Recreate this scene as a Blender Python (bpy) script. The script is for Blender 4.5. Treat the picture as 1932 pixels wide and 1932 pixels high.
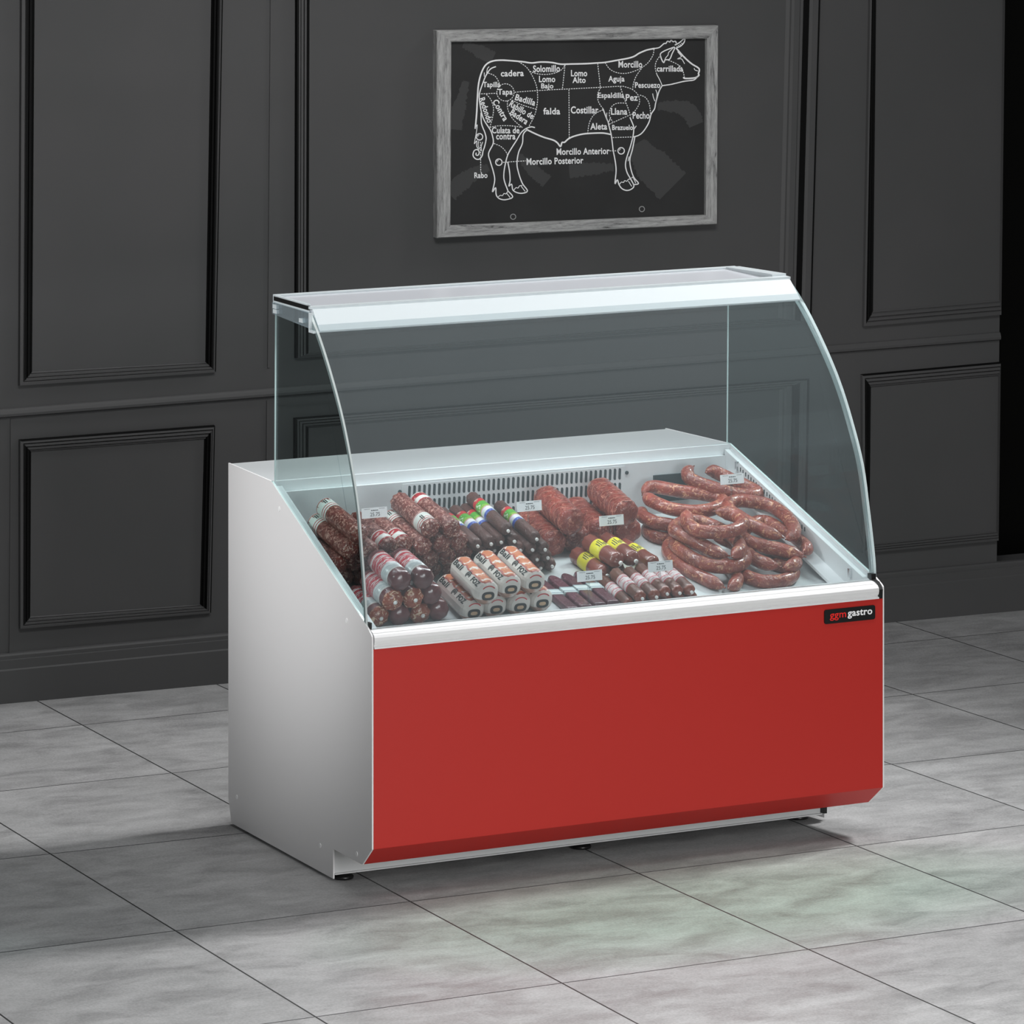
import bpy, bmesh, math, random
from mathutils import Vector, Matrix
random.seed(7)
S = bpy.context.scene
COL = S.collection
D = bpy.data
for o in list(D.objects): D.objects.remove(o)

# ------------------------------------------------------------------ camera
cam_d = D.cameras.new('camera'); cam = D.objects.new('camera', cam_d); COL.objects.link(cam)
cam_d.sensor_width = 36; cam_d.sensor_fit = 'HORIZONTAL'
cam_d.lens = 36*9649.9/1932
cam_d.shift_x = 0.0; cam_d.shift_y = (-549.53-966)/1932
cam.location = (-5.7973, -11.162, 2.9288)
cam.rotation_euler = (math.pi/2, 0, -0.5064)
cam_d.clip_end = 100
S.camera = cam
S.view_settings.view_transform = 'Standard'
S.view_settings.look = 'None'
S.view_settings.gamma = 1.0
S.view_settings.use_curve_mapping = False
S.view_settings.exposure = 0.0

# ------------------------------------------------------------------ light
w = D.worlds.new('World'); S.world = w; w.use_nodes = True
bg = w.node_tree.nodes['Background']; bg.inputs[0].default_value = (.93, .97, 1, 1); bg.inputs[1].default_value = 0.115

def area(name, loc, aim, size, power, col=(1, 1, 1), spread=math.pi):
    l = D.lights.new(name, 'AREA'); l.shape = 'RECTANGLE'; l.size, l.size_y = size; l.energy = power; l.color = col; l.spread = spread
    o = D.objects.new(name, l); COL.objects.link(o); o.location = loc
    o.rotation_euler = (Vector(aim)-Vector(loc)).to_track_quat('-Z', 'Y').to_euler()
    return o
def spot(name, loc, aim, power, ang, blend=1.0, rad=.3, col=(1, 1, 1)):
    l = D.lights.new(name, 'SPOT'); l.energy = power; l.spot_size = math.radians(ang); l.spot_blend = blend; l.shadow_soft_size = rad; l.color = col
    o = D.objects.new(name, l); COL.objects.link(o); o.location = loc
    o.rotation_euler = (Vector(aim)-Vector(loc)).to_track_quat('-Z', 'Y').to_euler()
    return o
spot('key_spot', (5.6, 0.9, 5.2), (-0.9, 0.0, 0.0), 1950, 54, 1.0, 0.55)
area('front_softbox', (0.0, -5.0, 1.05), (0.4, 0.0, 0.5), (2.0, 1.4), 110)
area('added_floor_light', (-0.7, -3.9, 3.0), (-0.4, -2.9, 0.0), (2.6, 1.2), 50, spread=1.35)  # added light above the frame, brightens the front floor
area('added_wall_wash', (0.4, -1.2, 4.4), (2.1, 2.8, 0.4), (2.6, .8), 26, spread=1.6)  # added off-frame wash to brighten the wall and chalkboard
spot('added_side_spot', (-4.5, 0.2, 3.2), (0.03, 0.5, 1.0), 860, 19, 1.0, .25)  # added off-frame spot giving the left panel its bright top

# ------------------------------------------------------------------ helpers
def tag(o, label=None, cat=None, group=None, kind=None):
    if label: o['label'] = label
    if cat: o['category'] = cat
    if group: o['group'] = group
    if kind: o['kind'] = kind
    return o
def empty(name, loc=(0, 0, 0)):
    o = D.objects.new(name, None); o.empty_display_size = .05; COL.objects.link(o); o.location = loc; return o
def link(name, me, mats, parent=None):
    o = D.objects.new(name, me); COL.objects.link(o)
    if not isinstance(mats, (list, tuple)): mats = [mats]
    for m in mats:
        me.materials.append(m)
    if parent is not None: o.parent = parent
    return o
class MB:
    def __init__(s): s.v = []; s.f = []; s.m = []; s.sm = []
    def add(s, verts, faces, mi=0, smooth=False):
        n = len(s.v); s.v += [tuple(p) for p in verts]
        for f in faces: s.f.append([n+i for i in f]); s.m.append(mi); s.sm.append(smooth)
    def box(s, lo, hi, mi=0, fn=None):
        x0, y0, z0 = lo; x1, y1, z1 = hi
        p = [(x0,y0,z0),(x1,y0,z0),(x1,y1,z0),(x0,y1,z0),(x0,y0,z1),(x1,y0,z1),(x1,y1,z1),(x0,y1,z1)]
        if fn: p = [fn(*q) for q in p]
        s.add(p, [(0,3,2,1),(4,5,6,7),(0,1,5,4),(1,2,6,5),(2,3,7,6),(3,0,4,7)], mi)
    def prism(s, poly, fa, fb, mi=0, mis=None, caps=True, smooth=False):
        """poly: 2d points; fa/fb map (p,q)->3d for both ends"""
        n = len(poly)
        s.add([fa(*p) for p in poly]+[fb(*p) for p in poly], [], 0)
        b = len(s.v)-2*n
        for i in range(n):
            j = (i+1) % n
            s.f.append([b+i, b+j, b+n+j, b+n+i]); s.m.append(mi if mis is None else mis[i]); s.sm.append(smooth)
        if caps:
            s.f.append([b+i for i in range(n)][::-1]); s.m.append(mi); s.sm.append(False)
            s.f.append([b+n+i for i in range(n)]); s.m.append(mi); s.sm.append(False)
    def lathe(s, prof, seg=24, fn=None, mi=0, pleat=None, smooth=True):
        """prof [(y,r)] around local Y"""
        b = len(s.v); n = len(prof)
        for i, (y, r) in enumerate(prof):
            for k in range(seg):
                a = 2*math.pi*k/seg
                rr = r*(1+(pleat(i, k) if pleat else 0))
                p = (rr*math.cos(a), y, rr*math.sin(a))
                s.v.append(fn(*p) if fn else p)
        for i in range(n-1):
            for k in range(seg):
                k2 = (k+1) % seg
                s.f.append([b+i*seg+k, b+(i+1)*seg+k, b+(i+1)*seg+k2, b+i*seg+k2]); s.m.append(mi); s.sm.append(smooth)
        s.f.append([b+k for k in range(seg)]); s.m.append(mi); s.sm.append(smooth)
        s.f.append([b+(n-1)*seg+k for k in range(seg)][::-1]); s.m.append(mi); s.sm.append(smooth)
    def tube(s, pts, radii, seg=14, mi=0, pleat=0.0):
        b = len(s.v); n = len(pts)
        up = Vector((0, 0, 1)); prev = None
        for i in range(n):
            t = (pts[min(i+1, n-1)]-pts[max(i-1, 0)]).normalized()
            if prev is None:
                u = t.cross(up)
                if u.length < 1e-4: u = t.cross(Vector((1, 0, 0)))
                u.normalize()
            else:
                u = (prev-t*prev.dot(t)).normalized()
            prev = u; wv = t.cross(u)
            for k in range(seg):
                a = 2*math.pi*k/seg
                r = radii[i]*(1+pleat*math.sin(5*a+i*.6)+pleat*.8*math.sin(3*a-i*.9))
                s.v.append(tuple(pts[i]+u*(r*math.cos(a))+wv*(r*math.sin(a))))
        for i in range(n-1):
            for k in range(seg):
                k2 = (k+1) % seg
                s.f.append([b+i*seg+k, b+i*seg+k2, b+(i+1)*seg+k2, b+(i+1)*seg+k]); s.m.append(mi); s.sm.append(True)
        s.f.append([b+k for k in range(seg)][::-1]); s.m.append(mi); s.sm.append(True)
        s.f.append([b+(n-1)*seg+k for k in range(seg)]); s.m.append(mi); s.sm.append(True)
    def mesh(s, name, fix=True):
        me = D.meshes.new(name); me.from_pydata(s.v, [], s.f)
        me.polygons.foreach_set('material_index', s.m); me.polygons.foreach_set('use_smooth', s.sm)
        me.update()
        if fix:
            bm = bmesh.new(); bm.from_mesh(me); bmesh.ops.recalc_face_normals(bm, faces=bm.faces); bm.to_mesh(me); bm.free()
        return me
    def build(s, name, mats, parent=None, fix=True): return link(name, s.mesh(name, fix), mats, parent)
def bevel(o, wd=.002, seg=2):
    m = o.modifiers.new('bevel', 'BEVEL'); m.width = wd; m.segments = seg; m.limit_method = 'ANGLE'; m.angle_limit = math.radians(35)
    return o
def text_mesh(txt, bold=0.0, shear=0.0):
    """flat text mesh, returns (verts2d, faces) normalised to its own bounding box centre, plus size"""
    c = D.curves.new('t', 'FONT'); c.body = txt; c.size = 1; c.offset = bold; c.shear = shear; c.resolution_u = 3; c.align_x = 'CENTER'
    c.space_character = 1.0+bold*2
    o = D.objects.new('t', c); COL.objects.link(o)
    bpy.context.view_layer.update()
    me = D.meshes.new_from_object(o.evaluated_get(bpy.context.evaluated_depsgraph_get()))
    v = [(q.co.x, q.co.y) for q in me.vertices]; f = [list(p.vertices) for p in me.polygons]
    D.objects.remove(o); D.curves.remove(c); D.meshes.remove(me)
    x0 = min(p[0] for p in v); x1 = max(p[0] for p in v); y0 = min(p[1] for p in v); y1 = max(p[1] for p in v)
    v = [((p[0]-(x0+x1)/2), (p[1]-(y0+y1)/2)) for p in v]
    return v, f, x1-x0, y1-y0
def put_text(mb, txt, fn, wd, ht, bold=0.0, shear=0.0, mi=0):
    """fn maps local (x right, y up) in metres/template units -> 3d"""
    v, f, W, H = text_mesh(txt, bold, shear)
    mb.add([fn(p[0]*wd/W, p[1]*ht/H) for p in v], f, mi)
def catmull(pts, n=6):
    P = [Vector(p) for p in pts]; out = []
    for i in range(len(P)-1):
        p0 = P[max(i-1, 0)]; p1 = P[i]; p2 = P[i+1]; p3 = P[min(i+2, len(P)-1)]
        for k in range(n):
            t = k/n
            out.append(.5*((2*p1)+(p2-p0)*t+(2*p0-5*p1+4*p2-p3)*t*t+(3*p1-p0-3*p2+p3)*t**3))
    out.append(P[-1]); return out

# ------------------------------------------------------------------ materials
def mat(name, col=(.5, .5, .5), rough=.5, metal=0.0, spec=.5, coat=0.0):
    m = D.materials.new(name); m.use_nodes = True
    b = m.node_tree.nodes['Principled BSDF']
    b.inputs['Base Color'].default_value = (*col, 1); b.inputs['Roughness'].default_value = rough
    b.inputs['Metallic'].default_value = metal; b.inputs['Specular IOR Level'].default_value = spec
    b.inputs['Coat Weight'].default_value = coat; b.inputs['Coat Roughness'].default_value = .1
    return m
class NT:
    def __init__(s, m): s.t = m.node_tree; s.b = s.t.nodes.get('Principled BSDF')
    def n(s, typ, **kw):
        x = s.t.nodes.new(typ)
        for k, v in kw.items(): setattr(x, k, v)
        return x
    def l(s, a, b): s.t.links.new(a, b)
    def coord(s, kind='Object', scale=(1, 1, 1), rot=(0, 0, 0), loc=(0, 0, 0)):
        tc = s.n('ShaderNodeTexCoord'); mp = s.n('ShaderNodeMapping')
        mp.inputs['Scale'].default_value = scale; mp.inputs['Rotation'].default_value = rot; mp.inputs['Location'].default_value = loc
        s.l(tc.outputs[kind], mp.inputs[0]); return mp.outputs[0]
    def noise(s, vec, scale, det=4, rough=.55, dist=0.0):
        x = s.n('ShaderNodeTexNoise'); x.inputs['Scale'].default_value = scale; x.inputs['Detail'].default_value = det
        x.inputs['Roughness'].default_value = rough; x.inputs['Distortion'].default_value = dist
        s.l(vec, x.inputs['Vector']); return x.outputs['Fac']
    def ramp(s, fac, stops, interp='LINEAR'):
        x = s.n('ShaderNodeValToRGB'); x.color_ramp.interpolation = interp
        e = x.color_ramp.elements
        while len(e) > len(stops): e.remove(e[-1])
        while len(e) < len(stops): e.new(1)
        for q, (p, c) in zip(e, stops):
            q.position = p; q.color = (*c, 1) if len(c) == 3 else c
        s.l(fac, x.inputs[0]); return x.outputs[0]
    def math(s, op, a, b=None, c=None):
        x = s.n('ShaderNodeMath', operation=op)
        for i, q in enumerate((a, b, c)):
            if q is None: continue
            if isinstance(q, (int, float)): x.inputs[i].default_value = q
            else: s.l(q, x.inputs[i])
        return x.outputs[0]
    def mix(s, fac, a, b, blend='MIX'):
        x = s.n('ShaderNodeMix', data_type='RGBA', blend_type=blend)
        for i, q in ((0, fac), (6, a), (7, b)):
            if isinstance(q, (int, float)): x.inputs[i].default_value = q
            elif isinstance(q, tuple): x.inputs[i].default_value = (*q, 1)
            else: s.l(q, x.inputs[i])
        return x.outputs[2]
    def bump(s, h, strength=.3, dist=.002):
        x = s.n('ShaderNodeBump'); x.inputs['Strength'].default_value = strength; x.inputs['Distance'].default_value = dist
        s.l(h, x.inputs['Height']); s.l(x.outputs[0], s.b.inputs['Normal'])
    def sep(s, v):
        x = s.n('ShaderNodeSeparateXYZ'); s.l(v, x.inputs[0]); return x.outputs
    def color(s, c): s.l(c, s.b.inputs['Base Color'])

def wall_mat():
    m = mat('wall_paint', (.075, .073, .074), .55, spec=.3); t = NT(m)
    v = t.coord('Object')
    f = t.noise(v, 1.6, 3)
    t.color(t.ramp(f, [(.3, (.074, .075, .075)), (.7, (.086, .084, .085))]))
    t.bump(t.noise(v, 120, 2), .06, .001)
    return m
M_wall = wall_mat()
M_groove = mat('groove_shade', (.003, .003, .003), .6, spec=.15)  # deep shade of the moulding grooves, painted on as black
M_dark = mat('end_shade_black', (.004, .004, .0035), .8, spec=.1)

def floor_mat():
    m = mat('stone_tile', (.4, .4, .4), .45, spec=.22); t = NT(m)
    tc = t.n('ShaderNodeTexCoord'); xyz = t.sep(tc.outputs['Object']); X, Y = xyz[0], xyz[1]
    cols = [(-2.45, .09), (-1.81, .09), (-1.175, .09), (-.541, .08), (.094, .081), (.74, .056), (1.389, .042), (2.006, .029), (2.602, .023), (3.138, .047), (3.75, .04), (4.4, .04)]
    rows = [(-1.83, -.01), (-.91, -.006), (-.027, -.012), (.862, -.045), (1.64, -.02), (2.372, -.02)]
    mind = None; idx = None
    for lst, A, B, mul in ((cols, X, Y, 1.0), (rows, Y, X, 17.0)):
        for p, s in lst:
            dlt = t.math('SUBTRACT', A, t.math('MULTIPLY_ADD', B, s, p))
            ad = t.math('ABSOLUTE', dlt)
            mind = ad if mind is None else t.math('MINIMUM', mind, ad)
            g = t.math('MULTIPLY', t.math('GREATER_THAN', dlt, 0.0), mul)
            idx = g if idx is None else t.math('ADD', idx, g)
    wn = t.n('ShaderNodeTexWhiteNoise', noise_dimensions='1D'); t.l(idx, wn.inputs['W'])
    vo = t.n('ShaderNodeVectorMath', operation='MULTIPLY_ADD')
    t.l(wn.outputs['Color'], vo.inputs[0]); vo.inputs[1].default_value = (7, 7, 7); t.l(tc.outputs['Object'], vo.inputs[2])
    mp = t.n('ShaderNodeMapping'); mp.inputs['Scale'].default_value = (.7, 1.35, 1); mp.inputs['Rotation'].default_value = (0, 0, .12)
    t.l(vo.outputs[0], mp.inputs[0])
    big = t.noise(mp.outputs[0], 1.5, 6, .62, .8)
    mid = t.noise(mp.outputs[0], 7, 8, .7, .5)
    fine = t.noise(tc.outputs['Object'], 160, 3, .6)
    base = t.ramp(big, [(.25, (.27, .265, .265)), (.5, (.40, .395, .395)), (.72, (.53, .525, .525))])
    c = t.mix(.66, base, t.ramp(mid, [(.32, (.20, .20, .20)), (.52, (.42, .42, .42)), (.75, (.62, .62, .62))]))
    c = t.mix(t.math('MULTIPLY', wn.outputs['Value'], .22), c, (.24, .24, .24))
    c = t.mix(.12, c, t.ramp(fine, [(.35, (.1, .1, .1)), (.65, (.8, .8, .8))]))
    # green-tinted light on the floor before the counter, painted into the tile colour
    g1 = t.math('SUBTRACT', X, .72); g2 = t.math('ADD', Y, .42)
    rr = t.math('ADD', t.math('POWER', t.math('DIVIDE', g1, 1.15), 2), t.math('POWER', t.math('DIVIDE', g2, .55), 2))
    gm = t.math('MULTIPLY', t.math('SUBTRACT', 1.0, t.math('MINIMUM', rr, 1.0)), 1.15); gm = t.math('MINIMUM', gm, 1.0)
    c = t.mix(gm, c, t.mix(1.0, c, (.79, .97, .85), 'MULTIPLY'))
    gr = t.math('LESS_THAN', mind, .0026)
    c = t.mix(gr, c, (.045, .045, .045))
    t.color(c)
    t.l(t.ramp(mid, [(.3, (.36,)*3), (.7, (.56,)*3)]), t.b.inputs['Roughness'])
    h = t.math('SUBTRACT', t.math('MULTIPLY', mid, .25), gr)
    t.bump(h, .25, .002)
    return m
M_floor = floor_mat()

M_white = mat('white_steel', (.80, .79, .79), .45, spec=.35)
M_worktop = mat('worktop_grey', (.45, .465, .47), .4, spec=.35)
M_white2 = mat('white_laminate', (.80, .82, .83), .35, spec=.4)
M_inner = mat('grey_liner', (.66, .68, .69), .4, spec=.4)
M_deck = mat('deck_steel', (.66, .69, .70), .38, spec=.45)
M_red = mat('red_lacquer', (.47, .026, .020), .42, spec=.3)
M_plinth = mat('plinth_steel', (.62, .63, .63), .4, spec=.4)
M_black = mat('black_plastic', (.008, .008, .008), .35)
M_slot = mat('slot_dark', (.055, .07, .075), .6, spec=.2)
M_screw = mat('screw_cap', (.95, .95, .95), .3)
M_edge = mat('glass_edge', (.84, .92, .91), .12, spec=.8, coat=.6)
M_edgerefl = mat('edge_reflection_teal', (.19, .25, .25), .12, spec=.9, coat=.5)
M_canopy = mat('canopy_white', (.60, .655, .675), .3, spec=.5)
M_canopytop = mat('canopy_pane', (.60, .62, .66), .18, spec=.5)
M_chrome = mat('chrome_clip', (.75, .76, .77), .2, metal=.9)
def alu():
    m = mat('brushed_aluminium', (.92, .91, .91), .35, metal=.1); t = NT(m)
    v = t.coord('Object', (3, 400, 400)); f = t.noise(v, 1, 2)
    t.color(t.ramp(f, [(.3, (.78, .775, .775)), (.7, (.84, .835, .835))])); return m
M_alu = alu()
def glass(name, tint, ior, haze=0.0):    # haze: diffuse veil; on the front pane it paints in bright reflections
    m = D.materials.new(name); m.use_nodes = True; t = NT(m); t.t.nodes.clear()
    out = t.n('ShaderNodeOutputMaterial'); tr = t.n('ShaderNodeBsdfTransparent'); gl = t.n('ShaderNodeBsdfGlossy'); mx = t.n('ShaderNodeMixShader'); fr = t.n('ShaderNodeFresnel')
    tr.inputs[0].default_value = (*tint, 1); gl.inputs['Roughness'].default_value = .03; gl.inputs[0].default_value = (.9, .97, 1, 1)
    t.t.nodes.remove(fr); lw = t.n('ShaderNodeLayerWeight'); lw.inputs[0].default_value = .5
    f0 = ((ior-1)/(ior+1))**2                                   # Schlick reflectance of a pane surface
    fac = t.math('MULTIPLY_ADD', t.math('POWER', lw.outputs['Facing'], 5), 1-f0, f0)
    t.l(fac, mx.inputs[0]); t.l(tr.outputs[0], mx.inputs[1]); t.l(gl.outputs[0], mx.inputs[2]); 
    if haze:
        df = t.n('ShaderNodeBsdfDiffuse'); df.inputs[0].default_value = (.80, .92, .96, 1); m2 = t.n('ShaderNodeMixShader'); m2.inputs[0].default_value = haze
        t.l(mx.outputs[0], m2.inputs[1]); t.l(df.outputs[0], m2.inputs[2]); t.l(m2.outputs[0], out.inputs[0])
    else: t.l(mx.outputs[0], out.inputs[0])
    return m
M_gfront = glass('front_glass', (.885, .91, .915), 1.5, .034)
M_gside = glass('side_glass', (.80, .865, .86), 1.12)
M_gplate = glass('bracket_clear', (.80, .83, .86), 1.9, .10)
M_stem = glass('stem_clear', (.85, .87, .87), 1.5)

# ------------------------------------------------------------------ setting: floor, wall, mouldings
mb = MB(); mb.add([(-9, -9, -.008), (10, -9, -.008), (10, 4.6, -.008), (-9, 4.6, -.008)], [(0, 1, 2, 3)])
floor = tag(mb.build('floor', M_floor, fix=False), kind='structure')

yw, ro, la = map(math.radians, (-2.655, -.309, -1.775))
W0 = Vector((0, 2.795, -.008)); e1 = Vector((math.cos(yw), math.sin(yw), 0)); nb = Vector((-math.sin(yw), math.cos(yw), 0))
upv = Vector((0, 0, 1))*math.cos(la)+nb*math.sin(la)
WA = e1*math.cos(ro)-upv*math.sin(ro); WB = upv*math.cos(ro)+e1*math.sin(ro); WN = WA.cross(WB)
def W(s, h, d=0.0): return W0+WA*s+WB*h+WN*d
def wbox(mb, s0, s1, h0, h1, d0, d1, mi=0): mb.box((s0, h0, d0), (s1, h1, d1), mi, lambda a, b, c: W(a, b, c))
mb = MB()
wbox(mb, -2.5, 3.655, -.25, 3.2, -.12, 0)
wbox(mb, 3.655, 6.0, -.25, .135, -.12, 0)
wbox(mb, 1.062, 1.070, .94, 3.2, 0, .004)          # stile seams
wbox(mb, 1.060, 1.068, .145, .84, 0, .004)
wbox(mb, .236, .240, .145, .84, 0, .003)
tag(mb.build('wall_back', M_wall), kind='structure')
mb = MB(); wbox(mb, 3.3, 6.0, -.25, 3.2, -.75, -.70)  # black backing put in for the shade at the wall's right end
tag(mb.build('wall_end_shade', M_dark), kind='structure')

def interp(g, t):
    for (a, ha), (b, hb) in zip(g, g[1:]):
        if a <= t <= b: return ha+(hb-ha)*(t-a)/(b-a) if b > a else hb
    return 0
PROF = [(0, 0), (.04, .012), (.26, .013), (.33, .006), (.36, .011), (.52, .0115), (.58, .004), (.62, .008), (.78, .008), (.84, .003), (.9, .005), (1, 0.0005)]
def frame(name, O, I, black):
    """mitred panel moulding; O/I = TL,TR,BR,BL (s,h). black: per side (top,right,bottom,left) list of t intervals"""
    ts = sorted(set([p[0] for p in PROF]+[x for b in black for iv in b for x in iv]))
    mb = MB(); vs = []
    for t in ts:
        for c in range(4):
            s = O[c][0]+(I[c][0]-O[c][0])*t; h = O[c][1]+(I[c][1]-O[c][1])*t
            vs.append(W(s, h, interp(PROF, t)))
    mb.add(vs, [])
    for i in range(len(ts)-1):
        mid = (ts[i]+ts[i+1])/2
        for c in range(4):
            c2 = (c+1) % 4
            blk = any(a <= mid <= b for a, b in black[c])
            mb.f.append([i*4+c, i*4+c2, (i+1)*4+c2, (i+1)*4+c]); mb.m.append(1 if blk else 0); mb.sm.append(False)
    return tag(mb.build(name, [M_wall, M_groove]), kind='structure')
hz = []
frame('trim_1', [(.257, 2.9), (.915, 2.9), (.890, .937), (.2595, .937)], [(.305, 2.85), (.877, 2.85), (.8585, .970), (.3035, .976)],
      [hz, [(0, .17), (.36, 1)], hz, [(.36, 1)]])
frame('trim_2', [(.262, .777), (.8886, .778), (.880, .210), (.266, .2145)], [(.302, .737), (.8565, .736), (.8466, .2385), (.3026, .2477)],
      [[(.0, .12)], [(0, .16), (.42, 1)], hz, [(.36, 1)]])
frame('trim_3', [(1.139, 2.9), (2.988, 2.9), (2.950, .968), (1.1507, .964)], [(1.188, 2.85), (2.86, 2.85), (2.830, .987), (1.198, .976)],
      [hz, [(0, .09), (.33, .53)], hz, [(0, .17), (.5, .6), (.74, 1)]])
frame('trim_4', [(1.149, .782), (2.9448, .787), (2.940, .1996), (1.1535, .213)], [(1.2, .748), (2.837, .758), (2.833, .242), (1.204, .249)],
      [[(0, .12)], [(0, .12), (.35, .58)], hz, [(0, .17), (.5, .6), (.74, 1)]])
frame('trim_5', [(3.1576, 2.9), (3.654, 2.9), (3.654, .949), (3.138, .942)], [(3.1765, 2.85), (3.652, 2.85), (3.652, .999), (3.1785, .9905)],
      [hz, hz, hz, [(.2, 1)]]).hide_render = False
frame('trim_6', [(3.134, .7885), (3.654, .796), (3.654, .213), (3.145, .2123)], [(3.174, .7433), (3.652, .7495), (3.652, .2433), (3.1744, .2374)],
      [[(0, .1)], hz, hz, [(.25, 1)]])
def rail_strip(name, s0, s1, prof, sl, mis=None):
    mb = MB(); mb.prism(prof, lambda d, h: W(s0, h+sl[0], d), lambda d, h: W(s1, h+sl[1], d), 0, mis)
    return tag(mb.build(name, [M_wall, M_groove]), kind='structure')
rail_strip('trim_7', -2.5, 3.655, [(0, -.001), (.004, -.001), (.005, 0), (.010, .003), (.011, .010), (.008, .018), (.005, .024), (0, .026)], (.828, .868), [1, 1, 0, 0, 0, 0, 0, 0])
rail_strip('baseboard_back', -2.5, 6.0, [(0, -.3), (.022, -.3), (.022, .098), (.018, .102), (.018, .128), (.014, .130), (.014, .140), (.010, .145), (0, .147)], (0, -.004))

# ------------------------------------------------------------------ chalkboard
board = empty('chalkboard', W(2.1, 1.31, 0))
inv = Matrix.Translation(-board.location)
def child(o, parent):
    """parent keeping world placement (parents here are translated only)"""
    o.parent = parent; o.matrix_parent_inverse = Matrix.Translation(-parent.location); return o
tag(board, 'grey wooden framed chalkboard with a white cow butchery diagram on the dark panelled wall', 'chalkboard')
def wood_mat(name, rot):
    m = mat(name, (.3, .3, .3), .75, spec=.2); t = NT(m)
    v = t.coord('Object', (1, 1, 1), rot=(0, 0, 0))
    sc = (6, 60, 60) if rot == 0 else (60, 60, 6)
    v = t.coord('Object', sc)
    f = t.noise(v, 1.3, 8, .75, .6); g = t.noise(v, 3.5, 4, .7, .3)
    c = t.ramp(f, [(.36, (.03, .03, .03)), (.43, (.30, .30, .295)), (.6, (.50, .50, .49)), (.8, (.62, .62, .61))])
    c = t.mix(.3, c, t.ramp(g, [(.35, (.06, .06, .06)), (.6, (.5, .5, .5))]))
    t.color(c); t.bump(f, .5, .003); return m
M_woodh = wood_mat('weathered_wood_horizontal', 0); M_woodv = wood_mat('weathered_wood_vertical', 1)
BO = [(1.607, 1.945), (2.5885, 1.9285), (2.5915, 1.3015), (1.6145, 1.3075)]
BI = [(1.6584, 1.9084), (2.550, 1.8885), (2.5526, 1.3320), (1.661, 1.3435)]
mb = MB()
pf = [(0, 0), (0, .026), (.08, .030), (.9, .028), (1, .024), (1, .008)]
for c in range(4):
    c2 = (c+1) % 4; vs = []
    for t, d in pf:
        for q in (c, c2):
            vs.append(W(BO[q][0]+(BI[q][0]-BO[q][0])*t, BO[q][1]+(BI[q][1]-BO[q][1])*t, d))
    fs = [[2*i, 2*i+1, 2*i+3, 2*i+2] for i in range(len(pf)-1)]
    mb.add(vs, fs, 0 if c % 2 == 0 else 1)
child(mb.build('frame', [M_woodh, M_woodv]), board)
def slate():
    m = mat('slate', (.027, .027, .027), .7, spec=.15); t = NT(m)
    f = t.noise(t.coord('Object'), 6, 4); t.color(t.ramp(f, [(.3, (.036, .036, .036)), (.7, (.044, .044, .044))])); return m
M_slate = slate(); M_chalk = mat('chalk_white', (.97, .97, .97), .9, spec=.1); M_chalk2 = mat('chalk_grey', (.40, .40, .40), .9, spec=.1)
M_smear = mat('chalk_smear', (.072, .072, .072), .9, spec=.1)
mb = MB(); q = [(BI[i][0]+(-.004, .004, .004, -.004)[i], BI[i][1]+(.004, .004, -.004, -.004)[i]) for i in range(4)]
mb.prism(q, lambda s, h: W(s, h, .002), lambda s, h: W(s, h, .0115))
child(mb.build('slate_panel', M_slate), board)
HH = (0.0004970286, 2.770775e-06, 1.570899, -4.606363e-05, -0.0004732134, 1.990201, -1.473023e-05, -1.018413e-06)
def BT(x, y, d=.0122):
    k = HH[6]*x+HH[7]*y+1
    return W((HH[0]*x+HH[1]*y+HH[2])/k, (HH[3]*x+HH[4]*y+HH[5])/k, d)
def ribbon(mb, pts, wd, smooth=True, closed=False, dash=None, d=.0122):
    P = catmull([(x, y, 0) for x, y in pts], 5) if smooth else [Vector((x, y, 0)) for x, y in pts]
    if closed: P.append(P[0])
    segs = []
    if dash:
        on, off = dash; cur = []; acc = 0; state = True
        for a, b in zip(P, P[1:]):
            L = (b-a).length; pos = 0
            if L < 1e-6: continue
            while pos < L:
                lim = on if state else off; step = min(lim-acc, L-pos)
                if state:
                    if not cur: cur = [a+(b-a)*(pos/L)]
                    cur.append(a+(b-a)*((pos+step)/L))
                pos += step; acc += step
                if acc >= lim-1e-6:
                    if state and len(cur) > 1: segs.append(cur)
                    cur = []; state = not state; acc = 0
        if len(cur) > 1: segs.append(cur)
    else: segs = [P]
    for sg in segs:
        vs = []
        for i, p in enumerate(sg):
            t = sg[min(i+1, len(sg)-1)]-sg[max(i-1, 0)]
            if t.length < 1e-9: t = Vector((1, 0, 0))
            n = Vector((-t.y, t.x, 0)).normalized()*(wd/2)
            vs += [BT(p.x+n.x, p.y+n.y, d), BT(p.x-n.x, p.y-n.y, d)]
        mb.add(vs, [[2*i, 2*i+1, 2*i+3, 2*i+2] for i in range(len(sg)-1)])
def circ(x, y, r, n=20): return [(x+r*math.cos(2*math.pi*i/n), y+r*math.sin(2*math.pi*i/n)) for i in range(n)]
# smears of wiped chalk
def smear(pts, wd, sd):
    mb = MB(); rnd = random.Random(sd); P = catmull([(x, y, 0) for x, y in pts], 14); n = len(P); L = []; R = []
    for i, p in enumerate(P):
        t = P[min(i+1, n-1)]-P[max(i-1, 0)]; nn_ = Vector((-t.y, t.x, 0)).normalized(); k = i/(n-1)
        f = (.45+.9*k if k < .5 else .95)
        L.append(p+nn_*(wd/2*f+rnd.uniform(-7, 7))); R.append(p-nn_*(wd/2*f+rnd.uniform(-7, 7)))
    poly = L+R[::-1]
    mb.add([BT(p.x, p.y, .0118) for p in poly], [[i, i+1, 2*n-2-i, 2*n-1-i] for i in range(n-1)])
    child(mb.build('chalk_smear', M_smear, fix=False), board)
smear([(255, 185), (330, 215), (380, 240), (450, 275)], 90, 1)
smear([(275, 425), (245, 540), (215, 650), (205, 740)], 90, 2)
smear([(420, 985), (320, 1030), (240, 1090), (165, 1160)], 110, 3)
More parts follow.
